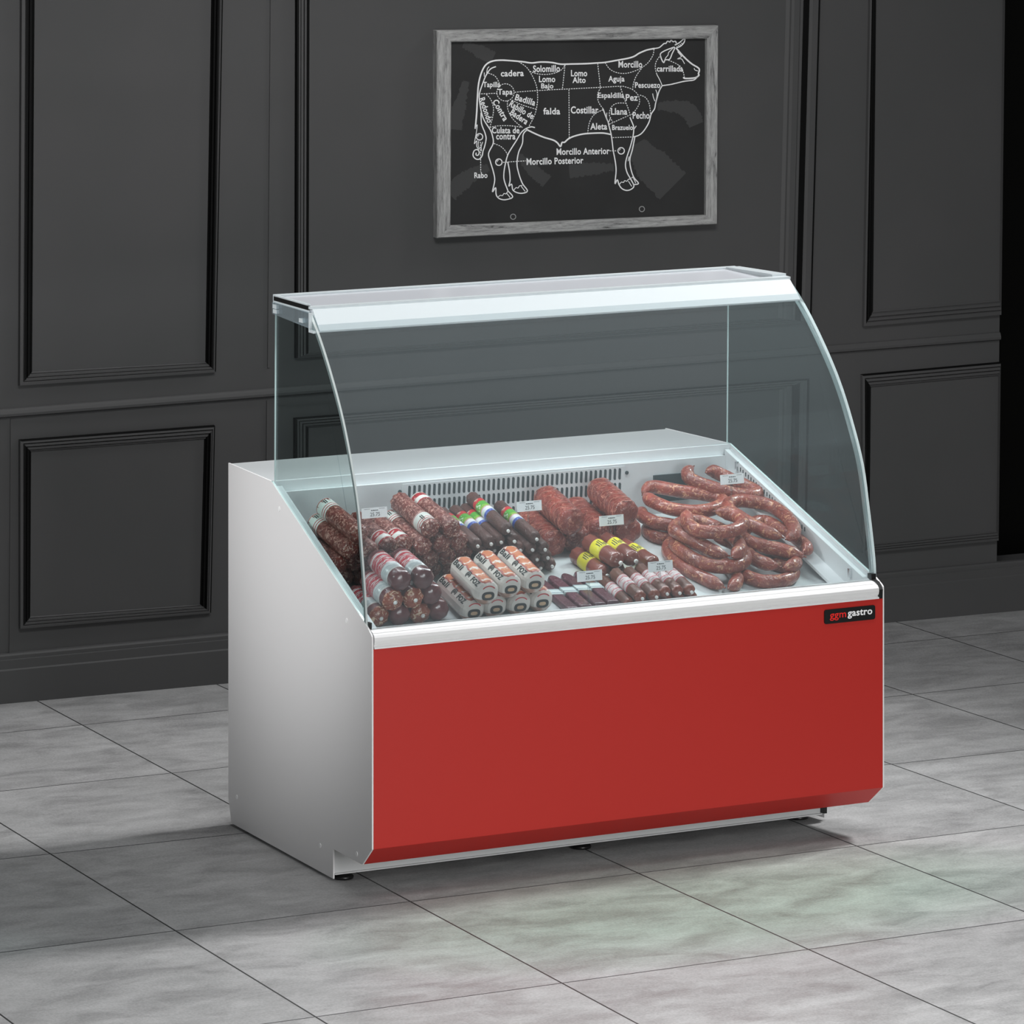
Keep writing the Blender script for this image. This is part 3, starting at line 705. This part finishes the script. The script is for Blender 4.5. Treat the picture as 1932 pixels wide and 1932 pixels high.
def end_prof(L, r, nose=.55, back=.55, n=7, tip=.0):
    """lathe profile of a rounded sausage from y=0 (front) to L"""
    f = r*nose; b = r*back; pr = []
    for i in range(n+1):
        a = math.pi/2*i/n; pr.append((f*(1-math.sin(a))*1.0, max(r*math.cos(math.pi/2-a)*1.0, .0012) if False else max(r*math.sin(a)**.75, .0015)))
    pr = [(f*(1-math.cos(math.pi/2*i/n)), max(r*math.sin(math.pi/2*i/n), r*.06)) for i in range(n+1)]
    m = 6
    for i in range(1, m): pr.append((f+(L-f-b)*i/m, r))
    pr += [(L-b*(1-math.cos(math.pi/2*i/n)), max(r*math.sin(math.pi/2*i/n), r*.06)) for i in range(n, -1, -1)]
    return pr
def pleats(pr, L, amp, cnt, ph=0, both=True):
    def f(i, k):
        y = pr[i][0]; e = max(0, 1-y/(.028)); e2 = max(0, 1-(L-y)/.028) if both else 0
        return amp*max(e, e2)*math.sin(cnt*2*math.pi*k/36+ph*i)+.012*math.sin(i*1.7+k*.5)
    return f
def sleeve(name, y0, y1, r, m, parent, seg=28):
    mb = MB(); mb.lathe([(y0, r-.0006), (y0+.0003, r), (y0+(y1-y0)*.5, r+.0002), (y1-.0003, r), (y1, r-.0006)], seg)
    return mb.build(name, m, parent)
def bars(y0, y1, r, ang, parent):
    mb = MB()
    for da in (-.16, .02):
        for k in range(1):
            a0 = ang+da; vs = []
            for y in (y0, y1):
                for a in (a0, a0+.10): vs.append(((r+.0006)*math.cos(a), y, (r+.0006)*math.sin(a)))
            mb.add(vs, [(0, 1, 3, 2)])
    return mb.build('barcode', M_ink, parent, fix=False)
def clipmesh(y, r, parent, name='end_clip'):
    mb = MB(); mb.lathe([(y-.005, r*.6), (y-.004, r), (y, r), (y+.003, r*.7)], 10); return mb.build(name, M_clip, parent)

def proto(kind):
    t = empty({'W': 'wrapped_sausage', 'P': 'sliced_sausage_pack'}.get(kind, 'sausage'))
    def lath(L, r, m, amp, cnt, nose, back, mend=None, endlen=.0):
        pr = end_prof(L, r, nose, back); mb = MB(); mb.lathe(pr, 36, None, 0, pleats(pr, L, amp, cnt))
        if mend:
            for i, f in enumerate(mb.f):
                if sum(mb.v[q][1] for q in f)/len(f) < endlen: mb.m[i] = 1
        return mb.build('casing', [m, mend] if mend else m, t)
    if kind in ('A', 'A2', 'B', 'B2', 'B3'):
        L, r = .205, .0250
        lath(L, r, M_sal, .10, 9, .6, .5, M_salend, .012)
        if kind in ('A',): s = sleeve('label', .150, .197, r+.0008, M_bandA, t); bars(.172, .190, r+.0009, 2.05, s)
        if kind == 'B2': s = sleeve('label', .022, .066, r+.0008, M_bandA, t); bars(.030, .050, r+.0009, 2.05, s)
        if kind == 'B3': sleeve('label', .158, .197, r+.0008, M_bandR, t)
        if kind == 'B': sleeve('label', .020, .068, r+.0008, M_bandR, t)
        mb = MB(); mb.lathe([(-.006, .002), (-.004, .004), (.001, .0035)], 10); mb.build('tied_end', M_salend, t)
    elif kind == 'C':
        L, r = .225, .0170
        lath(L, r, M_brown, .06, 7, .8, .5); sleeve('label', .095, .175, r+.0006, M_bandC, t); clipmesh(-.001, .0045, t)
    elif kind == 'C0':
        L, r = .225, .0170
        lath(L, r, M_brown, .06, 7, .8, .5); clipmesh(-.001, .0045, t)
    elif kind == 'D':
        L, r = .190, .0365
        pr = end_prof(L, r, .55, .5); mb = MB(); mb.lathe(pr, 40, None, 0, lambda i, k: .03*math.sin(k*2*math.pi*6/40+i*.9)+.025*math.sin(i*1.3)); mb.build('casing', M_net, t)
        mb = MB()
        for q in range(7):
            y = .02+q*.025
            mb.tube([Vector(((r+.0005)*math.cos(a), y+.008*math.sin(3*a), (r+.0005)*math.sin(a))) for a in [2*math.pi*k/30 for k in range(31)]], [.0008]*31, 5)
        mb.build('netting', M_netting, t)
    elif kind == 'Y':
        L, r = .150, .0225
        lath(L, r, M_med, .08, 8, .9, .6); sleeve('label', .062, .105, r+.0007, M_bandY, t); clipmesh(-.001, .0055, t)
        mb = MB()
        for a0, a1, y0, y1 in ((1.5, 1.62, .070, .085), (1.75, 1.85, .066, .082), (1.95, 2.05, .070, .098), (2.2, 2.3, .070, .095), (2.45, 2.55, .072, .09)):
            mb.add([((r+.0014)*math.cos(a), y, (r+.0014)*math.sin(a)) for y in (y0, y1) for a in (a0, a1)], [(0, 1, 3, 2)])
        mb.build('print', M_ink, t, fix=False)
    elif kind in ('E', 'E2'):
        L, r = .160, .0280
        lath(L, r, M_fat, .05 if kind == 'E' else .08, 8, .58, .6, M_fatend if kind == 'E2' else None, .0165)
        sleeve('label', .036, .132, r+.0008, M_bandE, t)
        if kind == 'E2':
            mb = MB(); mb.lathe([(-.004, .003), (.000, .006), (.003, .005)], 8); mb.build('gathered_end', M_clip, t)
    elif kind == 'R':
        L, r = .165, .0160
        lath(L, r, M_thin, .07, 7, .8, .5, M_thinend, .0125); sleeve('label', .058, .118, r+.0006, M_bandT, t); clipmesh(-.001, .0042, t)
    elif kind == 'R0':
        L, r = .165, .0160
        lath(L, r, M_thin, .07, 7, .8, .5, M_thinend, .0125); sleeve('label', .058, .118, r+.0006, M_bandT, t)
    elif kind == 'W':
        L, r = .175, .0325
        mb = MB(); secs = [(.0, .74), (.006, .90), (.014, 1.0), (.055, .985), (.062, 1.0), (.115, .985), (.122, 1.0), (.161, 1.0), (.169, .9), (.175, .72)]
        b = 0
        def octa(y, s):
            out = []
            for k in range(8):
                a = math.pi/8+k*math.pi/4
                for da in (-.22, .22): out.append((r*s*1.03*math.cos(a+da*.6), y, r*s*1.03*math.sin(a+da*.6)))
            return out
        for y, s in secs: mb.v += octa(y, s)
        for i in range(len(secs)-1):
            for k in range(16):
                k2 = (k+1) % 16; mb.f.append([i*16+k, (i+1)*16+k, (i+1)*16+k2, i*16+k2]); mb.m.append(0); mb.sm.append(False)
        mb.f.append(list(range(16))); mb.m.append(0); mb.sm.append(False); mb.f.append([(len(secs)-1)*16+k for k in range(16)][::-1]); mb.m.append(0); mb.sm.append(False)
        mb.build('wrapper', M_wrap, t)
        # lettering on the upper left facet: reads from the back to the front
        ap = r*1.03*math.cos(math.pi/8-.132)+.0005; nrm = Vector((-math.sin(math.radians(58)), 0, math.cos(math.radians(58)))); 
        def facet(angdeg):
            a = math.radians(angdeg); n_ = Vector((math.cos(a), 0, math.sin(a))); u_ = Vector((-math.sin(a), 0, math.cos(a)))*-1
            return n_, u_
        n1, u1 = facet(135); u1 = Vector((math.sin(math.radians(45)), 0, math.cos(math.radians(45))))
        n2, u2 = facet(180); u2 = Vector((0, 0, 1))
        mb = MB()
        put_text(mb, 'Bali', lambda p, q: n1*ap+u1*(q-.001)+Vector((0, .137-p, 0)), .046, .0155, .035)
        put_text(mb, 'FOZ', lambda p, q: n1*ap+u1*(q-.001)+Vector((0, .032-p, 0)), .042, .0150, .045)
        mb.build('lettering', M_ink, t, fix=False)
        mb = MB()
        for n_, u_, off in ((n1, u1, -.0008),):
            for rad, wd in ((.0088, .003), (.0046, .0022)):
                vs = []; m_ = 20
                for i in range(m_+1):
                    a = -.6+i*5.0/m_
                    for rr in (rad-wd/2, rad+wd/2): vs.append(n_*(ap+.0001)+u_*(off+rr*math.sin(a))+Vector((0, .076-rr*math.cos(a), 0)))
                mb.add(vs, [[2*i, 2*i+1, 2*i+3, 2*i+2] for i in range(m_)])
            mb.add([n_*(ap+.0001)+u_*(off+.0025*math.sin(a))+Vector((0, .076-.0025*math.cos(a), 0)) for a in [i*math.pi/4 for i in range(8)]], [list(range(8))])
        mb.build('swirl_mark', M_ink, t, fix=False)
        mb = MB()
        def ell(cx, cz, rx, rz, y, n_=18): return [(cx+rx*(abs(math.cos(a))**.7)*(1 if math.cos(a) > 0 else -1), y, cz+rz*(abs(math.sin(a))**.8)*(1 if math.sin(a) > 0 else -1)) for a in [2*math.pi*i/n_ for i in range(n_)]]
        mb.add(ell(0, -.0045, .0175, .0115, -.0006), [list(range(18))], 0)
        mb.add(ell(0, -.0045, .0095, .0050, -.0010), [list(range(18))], 1)
        mb.build('end_label', [M_ink, M_oval], t, fix=False)
        mb = MB(); vs = []
        for i in range(11):
            a = .75+i*1.64/10
            for rr in (.0205, .0235): vs.append((rr*math.cos(a), -.0005, rr*math.sin(a)))
        mb.add(vs, [[2*i, 2*i+1, 2*i+3, 2*i+2] for i in range(10)]); mb.build('end_stripe', M_lred, t, fix=False)
    elif kind == 'P':
        L, wd, th = .200, .037, .016
        pts = [(-wd/2, 0), (wd/2, 0)]+[(wd/2*math.cos(a), L-.03+.03*math.sin(a)) for a in [math.pi*k/10 for k in range(11)]]
        mb = MB(); mb.prism(pts, lambda x, y: (x, y, -th/2), lambda x, y: (x*.92, y+(.002 if y < .01 else -.003), th/2))
        bevel(mb.build('sausage_slab', M_purple, t), .004, 3)
        mb = MB(); mb.box((-wd/2-.0006, .085, -th/2-.0005), (wd/2+.0006, .118, th/2+.0008)); mb.build('label', M_silver, t)
    return t
PROTO = {}
def place(kind, a, b, c, label, group, cat='sausage', yaw=0.0, roll=0.0, scale=1.0):
    if kind not in PROTO:
        t = proto(kind); PROTO[kind] = t; first = True
    else:
        src = PROTO[kind]; t = src.copy(); COL.objects.link(t)
        for ch in src.children:
            q = ch.copy(); COL.objects.link(q); q.parent = t
            for g_ in ch.children:
                g2 = g_.copy(); COL.objects.link(g2); g2.parent = q
    p = DK(a, b, c)
    t.matrix_basis = Matrix.Translation(p) @ (Matrix.Rotation(yaw, 4, 'Z') @ Matrix.Rotation(AL, 4, 'X') @ Matrix.Rotation(roll, 4, 'Y')) @ Matrix.Scale(scale, 4)
    tag(t, label, cat, group); return t
R_ = random.Random(3)
def jit(): return R_.uniform(-.03, .03)

gA = 'slim speckled salamis in the far left heap'
for (k, a, b, c), lab in zip([
 ('A', .130, .304, .1582), ('A', .115, .313, .114), ('A', .161, .297, .114), ('A', .094, .327, .0697), ('A', .144, .337, .0697), ('A', .188, .335, .0697), ('A', .123, .34, .0255), ('A', .175, .34, .0255)],
 ['topmost slim salami with white banded back end in far left heap', 'slim white banded salami just below the topmost one, beside the left side panel', 'slim salami behind the left edge of the curved glass, second row from top',
  'slim white banded salami lying tight against the left side panel, third row down', 'shaded middle salami of the third row in the far left heap', 'right salami of the third row in the far left heap, behind the glass edge',
  'lowest slim salami against the left side panel, dark gathered end showing', 'lowest slim salami of the far left heap, hidden behind the fat salamis']):
    place(k, a, b, c, lab, gA, yaw=.05+jit()*.5, roll=jit()*3)
gB = 'slim speckled salamis in the left middle heap'
for k, a, b, c, lab in [
 ('B', .221, .309, .114, 'slim salami right of the left price card, first in the upper middle row'),
 ('B', .266, .313, .114, 'slim salami with red and white band near its front end, below the left price card'),
 ('A', .314, .297, .114, 'slim salami with white banded back end, third in the middle row of left middle heap'),
 ('B0', .370, .302, .114, 'slim salami with shiny crinkled end under the two topmost of the left middle heap'),
 ('B0', .423, .306, .114, 'slim salami next to the thin brown sausages, right end of its row'),
 ('B2', .333, .304, .1582, 'topmost left salami with a white barcoded band near its front end'),
 ('B3', .389, .293, .1582, 'topmost right salami with red and white band at its back end, before the vent'),
 ('B0', .352, .318, .0697, 'crinkled salami end low in the left middle heap, above the white wrapped packs'),
 ('B0', .403, .324, .0697, 'crinkled salami end low in the left middle heap, second from the right'),
 ('B0', .456, .333, .0697, 'dark salami end low in the left middle heap, beside the brown sausages'),
 ('B0', .378, .345, .0255, 'bottom crinkled salami end peeping out behind the wrapped pack'),
 ('B0', .430, .348, .0255, 'bottom salami of the left middle heap, right one behind the wrapped packs'),
 ('B0', .250, .345, .0697, 'shaded salami under the middle row, behind the fat red banded salamis'),
 ('B0', .301, .345, .0697, 'shaded salami under the middle row, right behind the fat salamis'),
 ('B0', .225, .36, .0255, 'bottom row salami deep behind the fat salamis, left one'), ('B0', .276, .36, .0255, 'bottom row salami deep behind the fat salamis, middle one'), ('B0', .327, .36, .0255, 'bottom row salami deep behind the fat salamis, right one')]:
    if k == 'B0' and 'B0' not in PROTO:
        t = empty('sausage'); L, r = .205, .0250
        pr = end_prof(L, r, .6, .5); mb = MB(); mb.lathe(pr, 36, None, 0, pleats(pr, L, .10, 9))
        for i, f in enumerate(mb.f):
            if sum(mb.v[q][1] for q in f)/len(f) < .012: mb.m[i] = 1
        mb.build('casing', [M_sal, M_salend], t)
        mb = MB(); mb.lathe([(-.006, .002), (-.004, .004), (.001, .0035)], 10); mb.build('tied_end', M_salend, t)
        PROTO['B0'] = t; p = t
        t.matrix_basis = Matrix.Translation(DK(a, b, c)) @ Matrix.Rotation(AL, 4, 'X'); tag(t, lab, 'sausage', gB); continue
    place(k, a, b, c, lab, gB, yaw=jit()*.7, roll=jit()*4)
gC = 'thin brown clipped sausages before the vent'
for k, a, b, c, lab in [
 ('C', .554, .306, .139, 'topmost thin brown sausage with a green band, before the vent'),
 ('C', .464, .296, .1086, 'thin brown sausage next to the speckled salamis, leftmost of its upper row'),
 ('C', .506, .302, .1086, 'second thin brown sausage from left in the upper row, blue end of band forward'),
 ('C', .538, .307, .1086, 'third thin brown sausage from left in the upper row, below the topmost'),
 ('C0', .576, .305, .1086, 'plain thin brown sausage right below the topmost green banded one'),
 ('C', .642, .306, .1086, 'thin brown green banded sausage lying high at right, beside the price card'),
 ('C0', .499, .327, .0782, 'thin brown sausage end in the second row, far left above the wrapped packs'), ('C0', .533, .327, .0782, 'thin brown sausage end in the second row, second from left'), ('C0', .568, .323, .0782, 'thin brown sausage end in the second row, third from left'),
 ('C0', .602, .313, .0782, 'thin brown sausage end in the second row, fourth from left'), ('C0', .636, .310, .0782, 'thin brown sausage end in the second row, fifth from left'), ('C0', .670, .304, .0782, 'thin brown sausage end in the second row, rightmost'),
 ('C0', .622, .325, .0479, 'thin brown sausage end in the third row, left above the last wrapped pack'), ('C0', .656, .315, .0479, 'thin brown sausage end in the third row, middle'), ('C0', .690, .318, .0479, 'thin brown sausage end in the third row, rightmost'),
 ('C0', .677, .326, .0175, 'lowest thin brown sausage but one, on the bare deck'), ('C0', .713, .329, .0175, 'lowest rightmost thin brown sausage, lying on the bare deck'),
 ('C0', .520, .345, .0479, 'thin brown sausage hidden low behind the wrapped packs, left one'), ('C0', .555, .345, .0479, 'thin brown sausage hidden low behind the wrapped packs, middle one'), ('C0', .589, .340, .0479, 'thin brown sausage hidden low behind the wrapped packs, right one'),
 ('C0', .505, .35, .0175, 'thin brown sausage at the bottom under the heap, first from left'), ('C0', .540, .35, .0175, 'thin brown sausage at the bottom under the heap, second from left'), ('C0', .575, .35, .0175, 'thin brown sausage at the bottom under the heap, third from left'), ('C0', .610, .345, .0175, 'thin brown sausage at the bottom under the heap, fourth from left'), ('C0', .643, .34, .0175, 'thin brown sausage at the bottom under the heap, fifth from left')]:
    place(k, a, b, c, lab, gC, yaw=-.05+jit()*.5, roll=jit()*5)
gD = 'thick netted red salamis'
for a, b, c, lab in [
 (.801, .390, .1012, 'thick netted salami lying on top at left, beside the middle price card'), (.977, .413, .1012, 'thick netted salami lying on top at right, behind the yellow banded sausages'),
 (.764, .407, .037, 'thick netted salami on the deck at the left, beside the brown sausages'), (.843, .42, .037, 'thick netted salami on the deck below and right of the top left one'),
 (.930, .447, .037, 'thick netted salami on the deck in the middle, mostly hidden by a price card'), (1.008, .437, .037, 'thick netted salami on the deck at the right, beside the curved sausages')]:
    place('D', a, b, c, lab, gD, yaw=-.07+jit(), roll=jit()*20)
gY = 'yellow banded sausages'
for a, b, c, lab, yv in [
 (.846, .214, .0643, 'yellow banded sausage lying on top, left of the pair', .12), (.893, .216, .0643, 'yellow banded sausage lying on top, right of the pair', .08),
 (.822, .231, .0235, 'yellow banded sausage below the left top one, behind a price card', .1), (.869, .24, .0235, 'yellow banded sausage under the top pair, almost hidden', .1), (.985, .258, .0235, 'separate yellow banded sausage behind the front right price card', .15)]:
    place('Y', a, b, c, lab, gY, yaw=yv, roll=.1+jit()*3)
gE = 'fat red banded salamis in the front left pile'
for k, a, b, c, lab in [
 ('E', .142, .086, .1252, 'fat red banded salami on top of the front left pile, left one'), ('E', .205, .084, .1252, 'fat red banded salami on top of the front left pile, right one'),
 ('E2', .122, .080, .0766, 'fat salami with orange gathered end, left of the middle row in front left pile'), ('E2', .180, .082, .0766, 'fat salami with orange gathered end, centre of the middle row in front left pile'), ('E', .238, .093, .0766, 'fat salami with dark smooth end, right of the middle row in front left pile'),
 ('E2', .098, .098, .028, 'fat salami with orange gathered end, leftmost of the bottom row by the side panel'), ('E', .155, .093, .028, 'fat salami with dark end, second from left in the bottom row'),
 ('E2', .212, .092, .028, 'fat salami with orange gathered end, third from left in the bottom row'), ('E', .269, .100, .028, 'fat salami with dark end, rightmost of the bottom row beside the wrapped packs')]:
    place(k, a, b, c, lab, gE, yaw=jit()*.6, roll=jit()*3)
gW = 'white wrapped sausages with black lettering'
for a, b, c, lab in [
 (.364, .044, .0925, 'white wrapped sausage with black lettering, top row, left'), (.443, .069, .0925, 'white wrapped sausage with black lettering, top row, middle'), (.519, .082, .0925, 'white wrapped sausage with black lettering, top row, right'),
 (.350, .078, .0325, 'white wrapped sausage with black lettering, bottom row, leftmost, whole side in view'), (.419, .087, .0325, 'white wrapped sausage, bottom row, second from left, end in view'), (.488, .087, .0325, 'white wrapped sausage, bottom row, third from left, end in view'), (.557, .096, .0325, 'white wrapped sausage, bottom row, rightmost beside the purple packs')]:
    place('W', a, b, c, lab, gW, yaw=-.06+jit()*.6)
gP = 'flat purple packs with silver labels'
for i, (a, b, c, lab) in enumerate([(.640, .078, .0085, 'flat purple sausage pack with silver label, lowest and leftmost of four'), (.679, .077, .0115, 'flat purple sausage pack, second from left of four'), (.721, .080, .0125, 'flat purple sausage pack, third from left of four'), (.761, .083, .0135, 'flat purple sausage pack, rightmost of four, under the price card')]):
    place('P', a, b, c, lab, gP, 'sausage pack', yaw=jit()*.3, roll=.06)
gR = 'small pink banded sausages at the front'
for k, a, b, c, lab in [
 ('R', .814, .037, .0440, 'small pink banded sausage, upper row, leftmost, larger rounded end'), ('R', .856, .038, .0440, 'small pink banded sausage, upper row, second from left'), ('R', .895, .050, .0440, 'small pink banded sausage, upper row, third from left'),
 ('R', .931, .048, .0440, 'small pink banded sausage, upper row, fourth from left'), ('R', .966, .047, .0440, 'small pink banded sausage, upper row, rightmost below the price card'),
 ('R0', .797, .058, .0162, 'small pink banded sausage lying lowest beside the purple packs'), ('R0', .835, .058, .0162, 'small sausage end, lower row, second from left'), ('R0', .874, .060, .0162, 'small sausage end, lower row, third from left'), ('R0', .911, .063, .0162, 'small sausage end, lower row, fourth from left'), ('R0', .948, .063, .0162, 'small sausage end, lower row, fifth from left'), ('R0', .985, .063, .0162, 'small sausage end, lower row, rightmost on the bare deck')]:
    place(k, a, b, c, lab, gR, yaw=-.06+jit()*.4, roll=jit()*4)

# curved chorizos: each one a bent tube
CH = {
 'long curved sausage loop lying uppermost at the left of the heap': [(1.124,.585,.080),(1.146,.600,.088),(1.171,.601,.09),(1.214,.568,.09),(1.273,.538,.088),(1.308,.518,.086),(1.317,.491,.085),(1.287,.456,.085),(1.23,.437,.085),(1.173,.444,.085),(1.133,.480,.085),(1.116,.531,.085),(1.119,.570,.085)],
 'rearmost curved sausage loop under the back price card': [(1.318,.590,.125),(1.345,.600,.122),(1.372,.582,.112),(1.396,.548,.106),(1.420,.512,.100),(1.424,.490,.098),(1.396,.478,.098),(1.352,.492,.100),(1.312,.520,.106),(1.278,.548,.112),(1.258,.575,.118),(1.262,.597,.128),(1.285,.610,.135)],
 'large horseshoe sausage at the right of the heap': [(1.360,.252,.075),(1.341,.272,.078),(1.315,.322,.082),(1.301,.376,.086),(1.291,.409,.09),(1.303,.443,.092),(1.339,.463,.092),(1.378,.455,.092),(1.420,.424,.09),(1.432,.379,.088),(1.427,.323,.086),(1.412,.277,.084),(1.389,.246,.082),(1.360,.230,.080)],
 'topmost horseshoe sausage in the middle of the heap': [(1.136,.365,.115),(1.114,.343,.115),(1.097,.304,.113),(1.1,.263,.112),(1.136,.242,.112),(1.185,.239,.112),(1.229,.258,.113),(1.251,.284,.114),(1.252,.322,.115),(1.233,.347,.116),(1.207,.354,.118)],
 'bent sausage below the topmost horseshoe, both tips forward': [(1.153,.184,.07),(1.132,.2,.072),(1.115,.239,.075),(1.098,.282,.078),(1.086,.319,.08),(1.085,.349,.08),(1.125,.39,.075),(1.186,.41,.07),(1.222,.368,.068),(1.232,.307,.07),(1.223,.251,.072),(1.201,.204,.074),(1.158,.168,.074)],
 'wide bowed sausage third from top in the middle of the heap': [(1.095,.361,.045),(1.078,.312,.045),(1.081,.245,.045),(1.1,.195,.045),(1.135,.172,.045),(1.177,.173,.045),(1.216,.197,.045),(1.237,.233,.045),(1.249,.283,.045),(1.24,.325,.045),(1.21,.351,.045)],
 'lowest bent sausage at the front, two pointed tips on the deck': [(1.107,.114,.0155),(1.092,.153,.0155),(1.076,.208,.0155),(1.065,.266,.0155),(1.072,.33,.0155),(1.097,.385,.0155),(1.142,.416,.0155),(1.185,.394,.0155),(1.192,.312,.0155),(1.188,.234,.0155),(1.178,.17,.0155),(1.154,.13,.0155),(1.118,.105,.0155)],
 'bent sausage below the long loop, beside the netted salamis': [(1.115,.555,.05),(1.087,.520,.05),(1.096,.47,.05),(1.126,.444,.05),(1.16,.423,.05),(1.206,.419,.048),(1.251,.431,.045)],
 'shaded curved sausage on the deck, lowest beside the netted salamis': [(1.129,.53,.018),(1.098,.497,.0155),(1.096,.457,.0155),(1.121,.435,.0155),(1.175,.440,.0155),(1.240,.46,.0155)],
 'straightish sausage loop under the large right horseshoe': [(1.386,.177,.05),(1.366,.196,.052),(1.338,.226,.054),(1.3,.25,.056),(1.277,.288,.057),(1.291,.337,.055),(1.349,.391,.054),(1.398,.402,.054),(1.415,.353,.053),(1.424,.291,.053),(1.426,.244,.053),(1.416,.212,.053),(1.395,.194,.053)],
 'lower sausage with two pointed tips, second from bottom at right': [(1.293,.149,.042),(1.273,.166,.042),(1.258,.202,.040),(1.259,.248,.038),(1.288,.301,.030),(1.334,.33,.025),(1.364,.289,.024),(1.374,.229,.026),(1.364,.179,.034),(1.331,.146,.042),(1.300,.136,.043)],
 'half ring sausage lying flat on the deck at the right front': [(1.216,.195,.0155),(1.207,.164,.0155),(1.226,.131,.0155),(1.263,.117,.0155),(1.307,.124,.0155),(1.341,.15,.0155),(1.353,.18,.0155),(1.335,.21,.0155),(1.305,.236,.0155)],
}
for lab, pts in CH.items():
    base = DK(*pts[0][:2], 0)
    P = catmull([DK(*p)-base for p in pts], 7); n = len(P); R = []
    acc = [0]
    for a, b in zip(P, P[1:]): acc.append(acc[-1]+(b-a).length)
    for s in acc:
        e = min(s, acc[-1]-s); R.append(.0182*(min(1, .12+.95*(e/.035)**.6) if e < .035 else 1))
    rt = empty('curved_sausage', base)
    mb = MB(); mb.tube(P, R, 18, 0, .015); mb.build('casing', M_cho, rt)
    for i, j in ((0, 1), (n-1, n-2)):
        t = (P[i]-P[j]).normalized(); mb = MB(); mb.tube([P[i]-t*.002, P[i]+t*.003, P[i]+t*.007], [.0022, .0026, .0016], 8); mb.build('knotted_tip', M_thinend, rt)
    tag(rt, lab, 'sausage', 'curved red sausages heaped at the right')

# price cards on clear stems
M_card = mat('card_white', (.94, .95, .96), .35, spec=.4); M_cardtext = mat('card_ink', (.03, .035, .04), .6)
def card(a, b, c, lab, lean=.25, wdt=.073):
    p = DK(a, b, c); foot = DK(a, b+c*math.sin(AL)*.0, 0)
    rt = empty('price_card', p)
    hh = .0265
    def F(x, z, d=0): 
        return Vector((x+.0012*z/.02, -d*math.cos(lean)+z*math.sin(lean)*.8, z*math.cos(lean)+d*math.sin(lean)))
    mb = MB(); mb.box((-wdt/2, 0, -hh/2), (wdt/2, .0012, hh/2), 0, lambda x, y, z: F(x, z, y)); mb.build('card', M_card, rt)
    mb = MB(); put_text(mb, '25.75', lambda x, z: F(x+.001, z-.004, .0018), .028, .0095, .0)
    for x0, x1 in ((-.010, -.006), (-.005, .001), (.002, .006), (.007, .010)): mb.add([F(x0, .0050, .0018), F(x1, .0050, .0018), F(x1, .0072, .0018), F(x0, .0072, .0018)], [(0, 1, 2, 3)])   # illegible small print
    for x0, x1 in ((-.030, -.013), (.013, .030)): mb.add([F(x0, .0095, .0018), F(x1, .0095, .0018), F(x1, .0103, .0018), F(x0, .0103, .0018)], [(0, 1, 2, 3)])
    mb.build('lettering', M_cardtext, rt, fix=False)
    mb = MB(); zb = DK(a, b, 0)-p; mb.tube([Vector((0, .004, -.004)), Vector((0, .004, -.03)), Vector((0, .004, (DK(a, b+.02, 0).z-p.z)))], [.0035]*3, 8); mb.build('stem', M_stem, rt)
    tag(rt, lab, 'price card', 'white price cards on clear stems')
card(.232, .438, .160, 'white 25.75 price card at the far left, between the two slim salami heaps')
card(.683, .430, .145, 'white 25.75 price card above the brown sausages, beside the left top netted salami')
card(.890, .353, .120, 'white 25.75 price card in front of the top right netted salami')
card(.688, .100, .090, 'white 25.75 price card above the flat purple packs')
card(.907, .117, .090, 'white 25.75 price card above the small pink banded sausages')
card(.1313*10, .456, .160, 'white 25.75 price card at the back of the curved sausage heap')
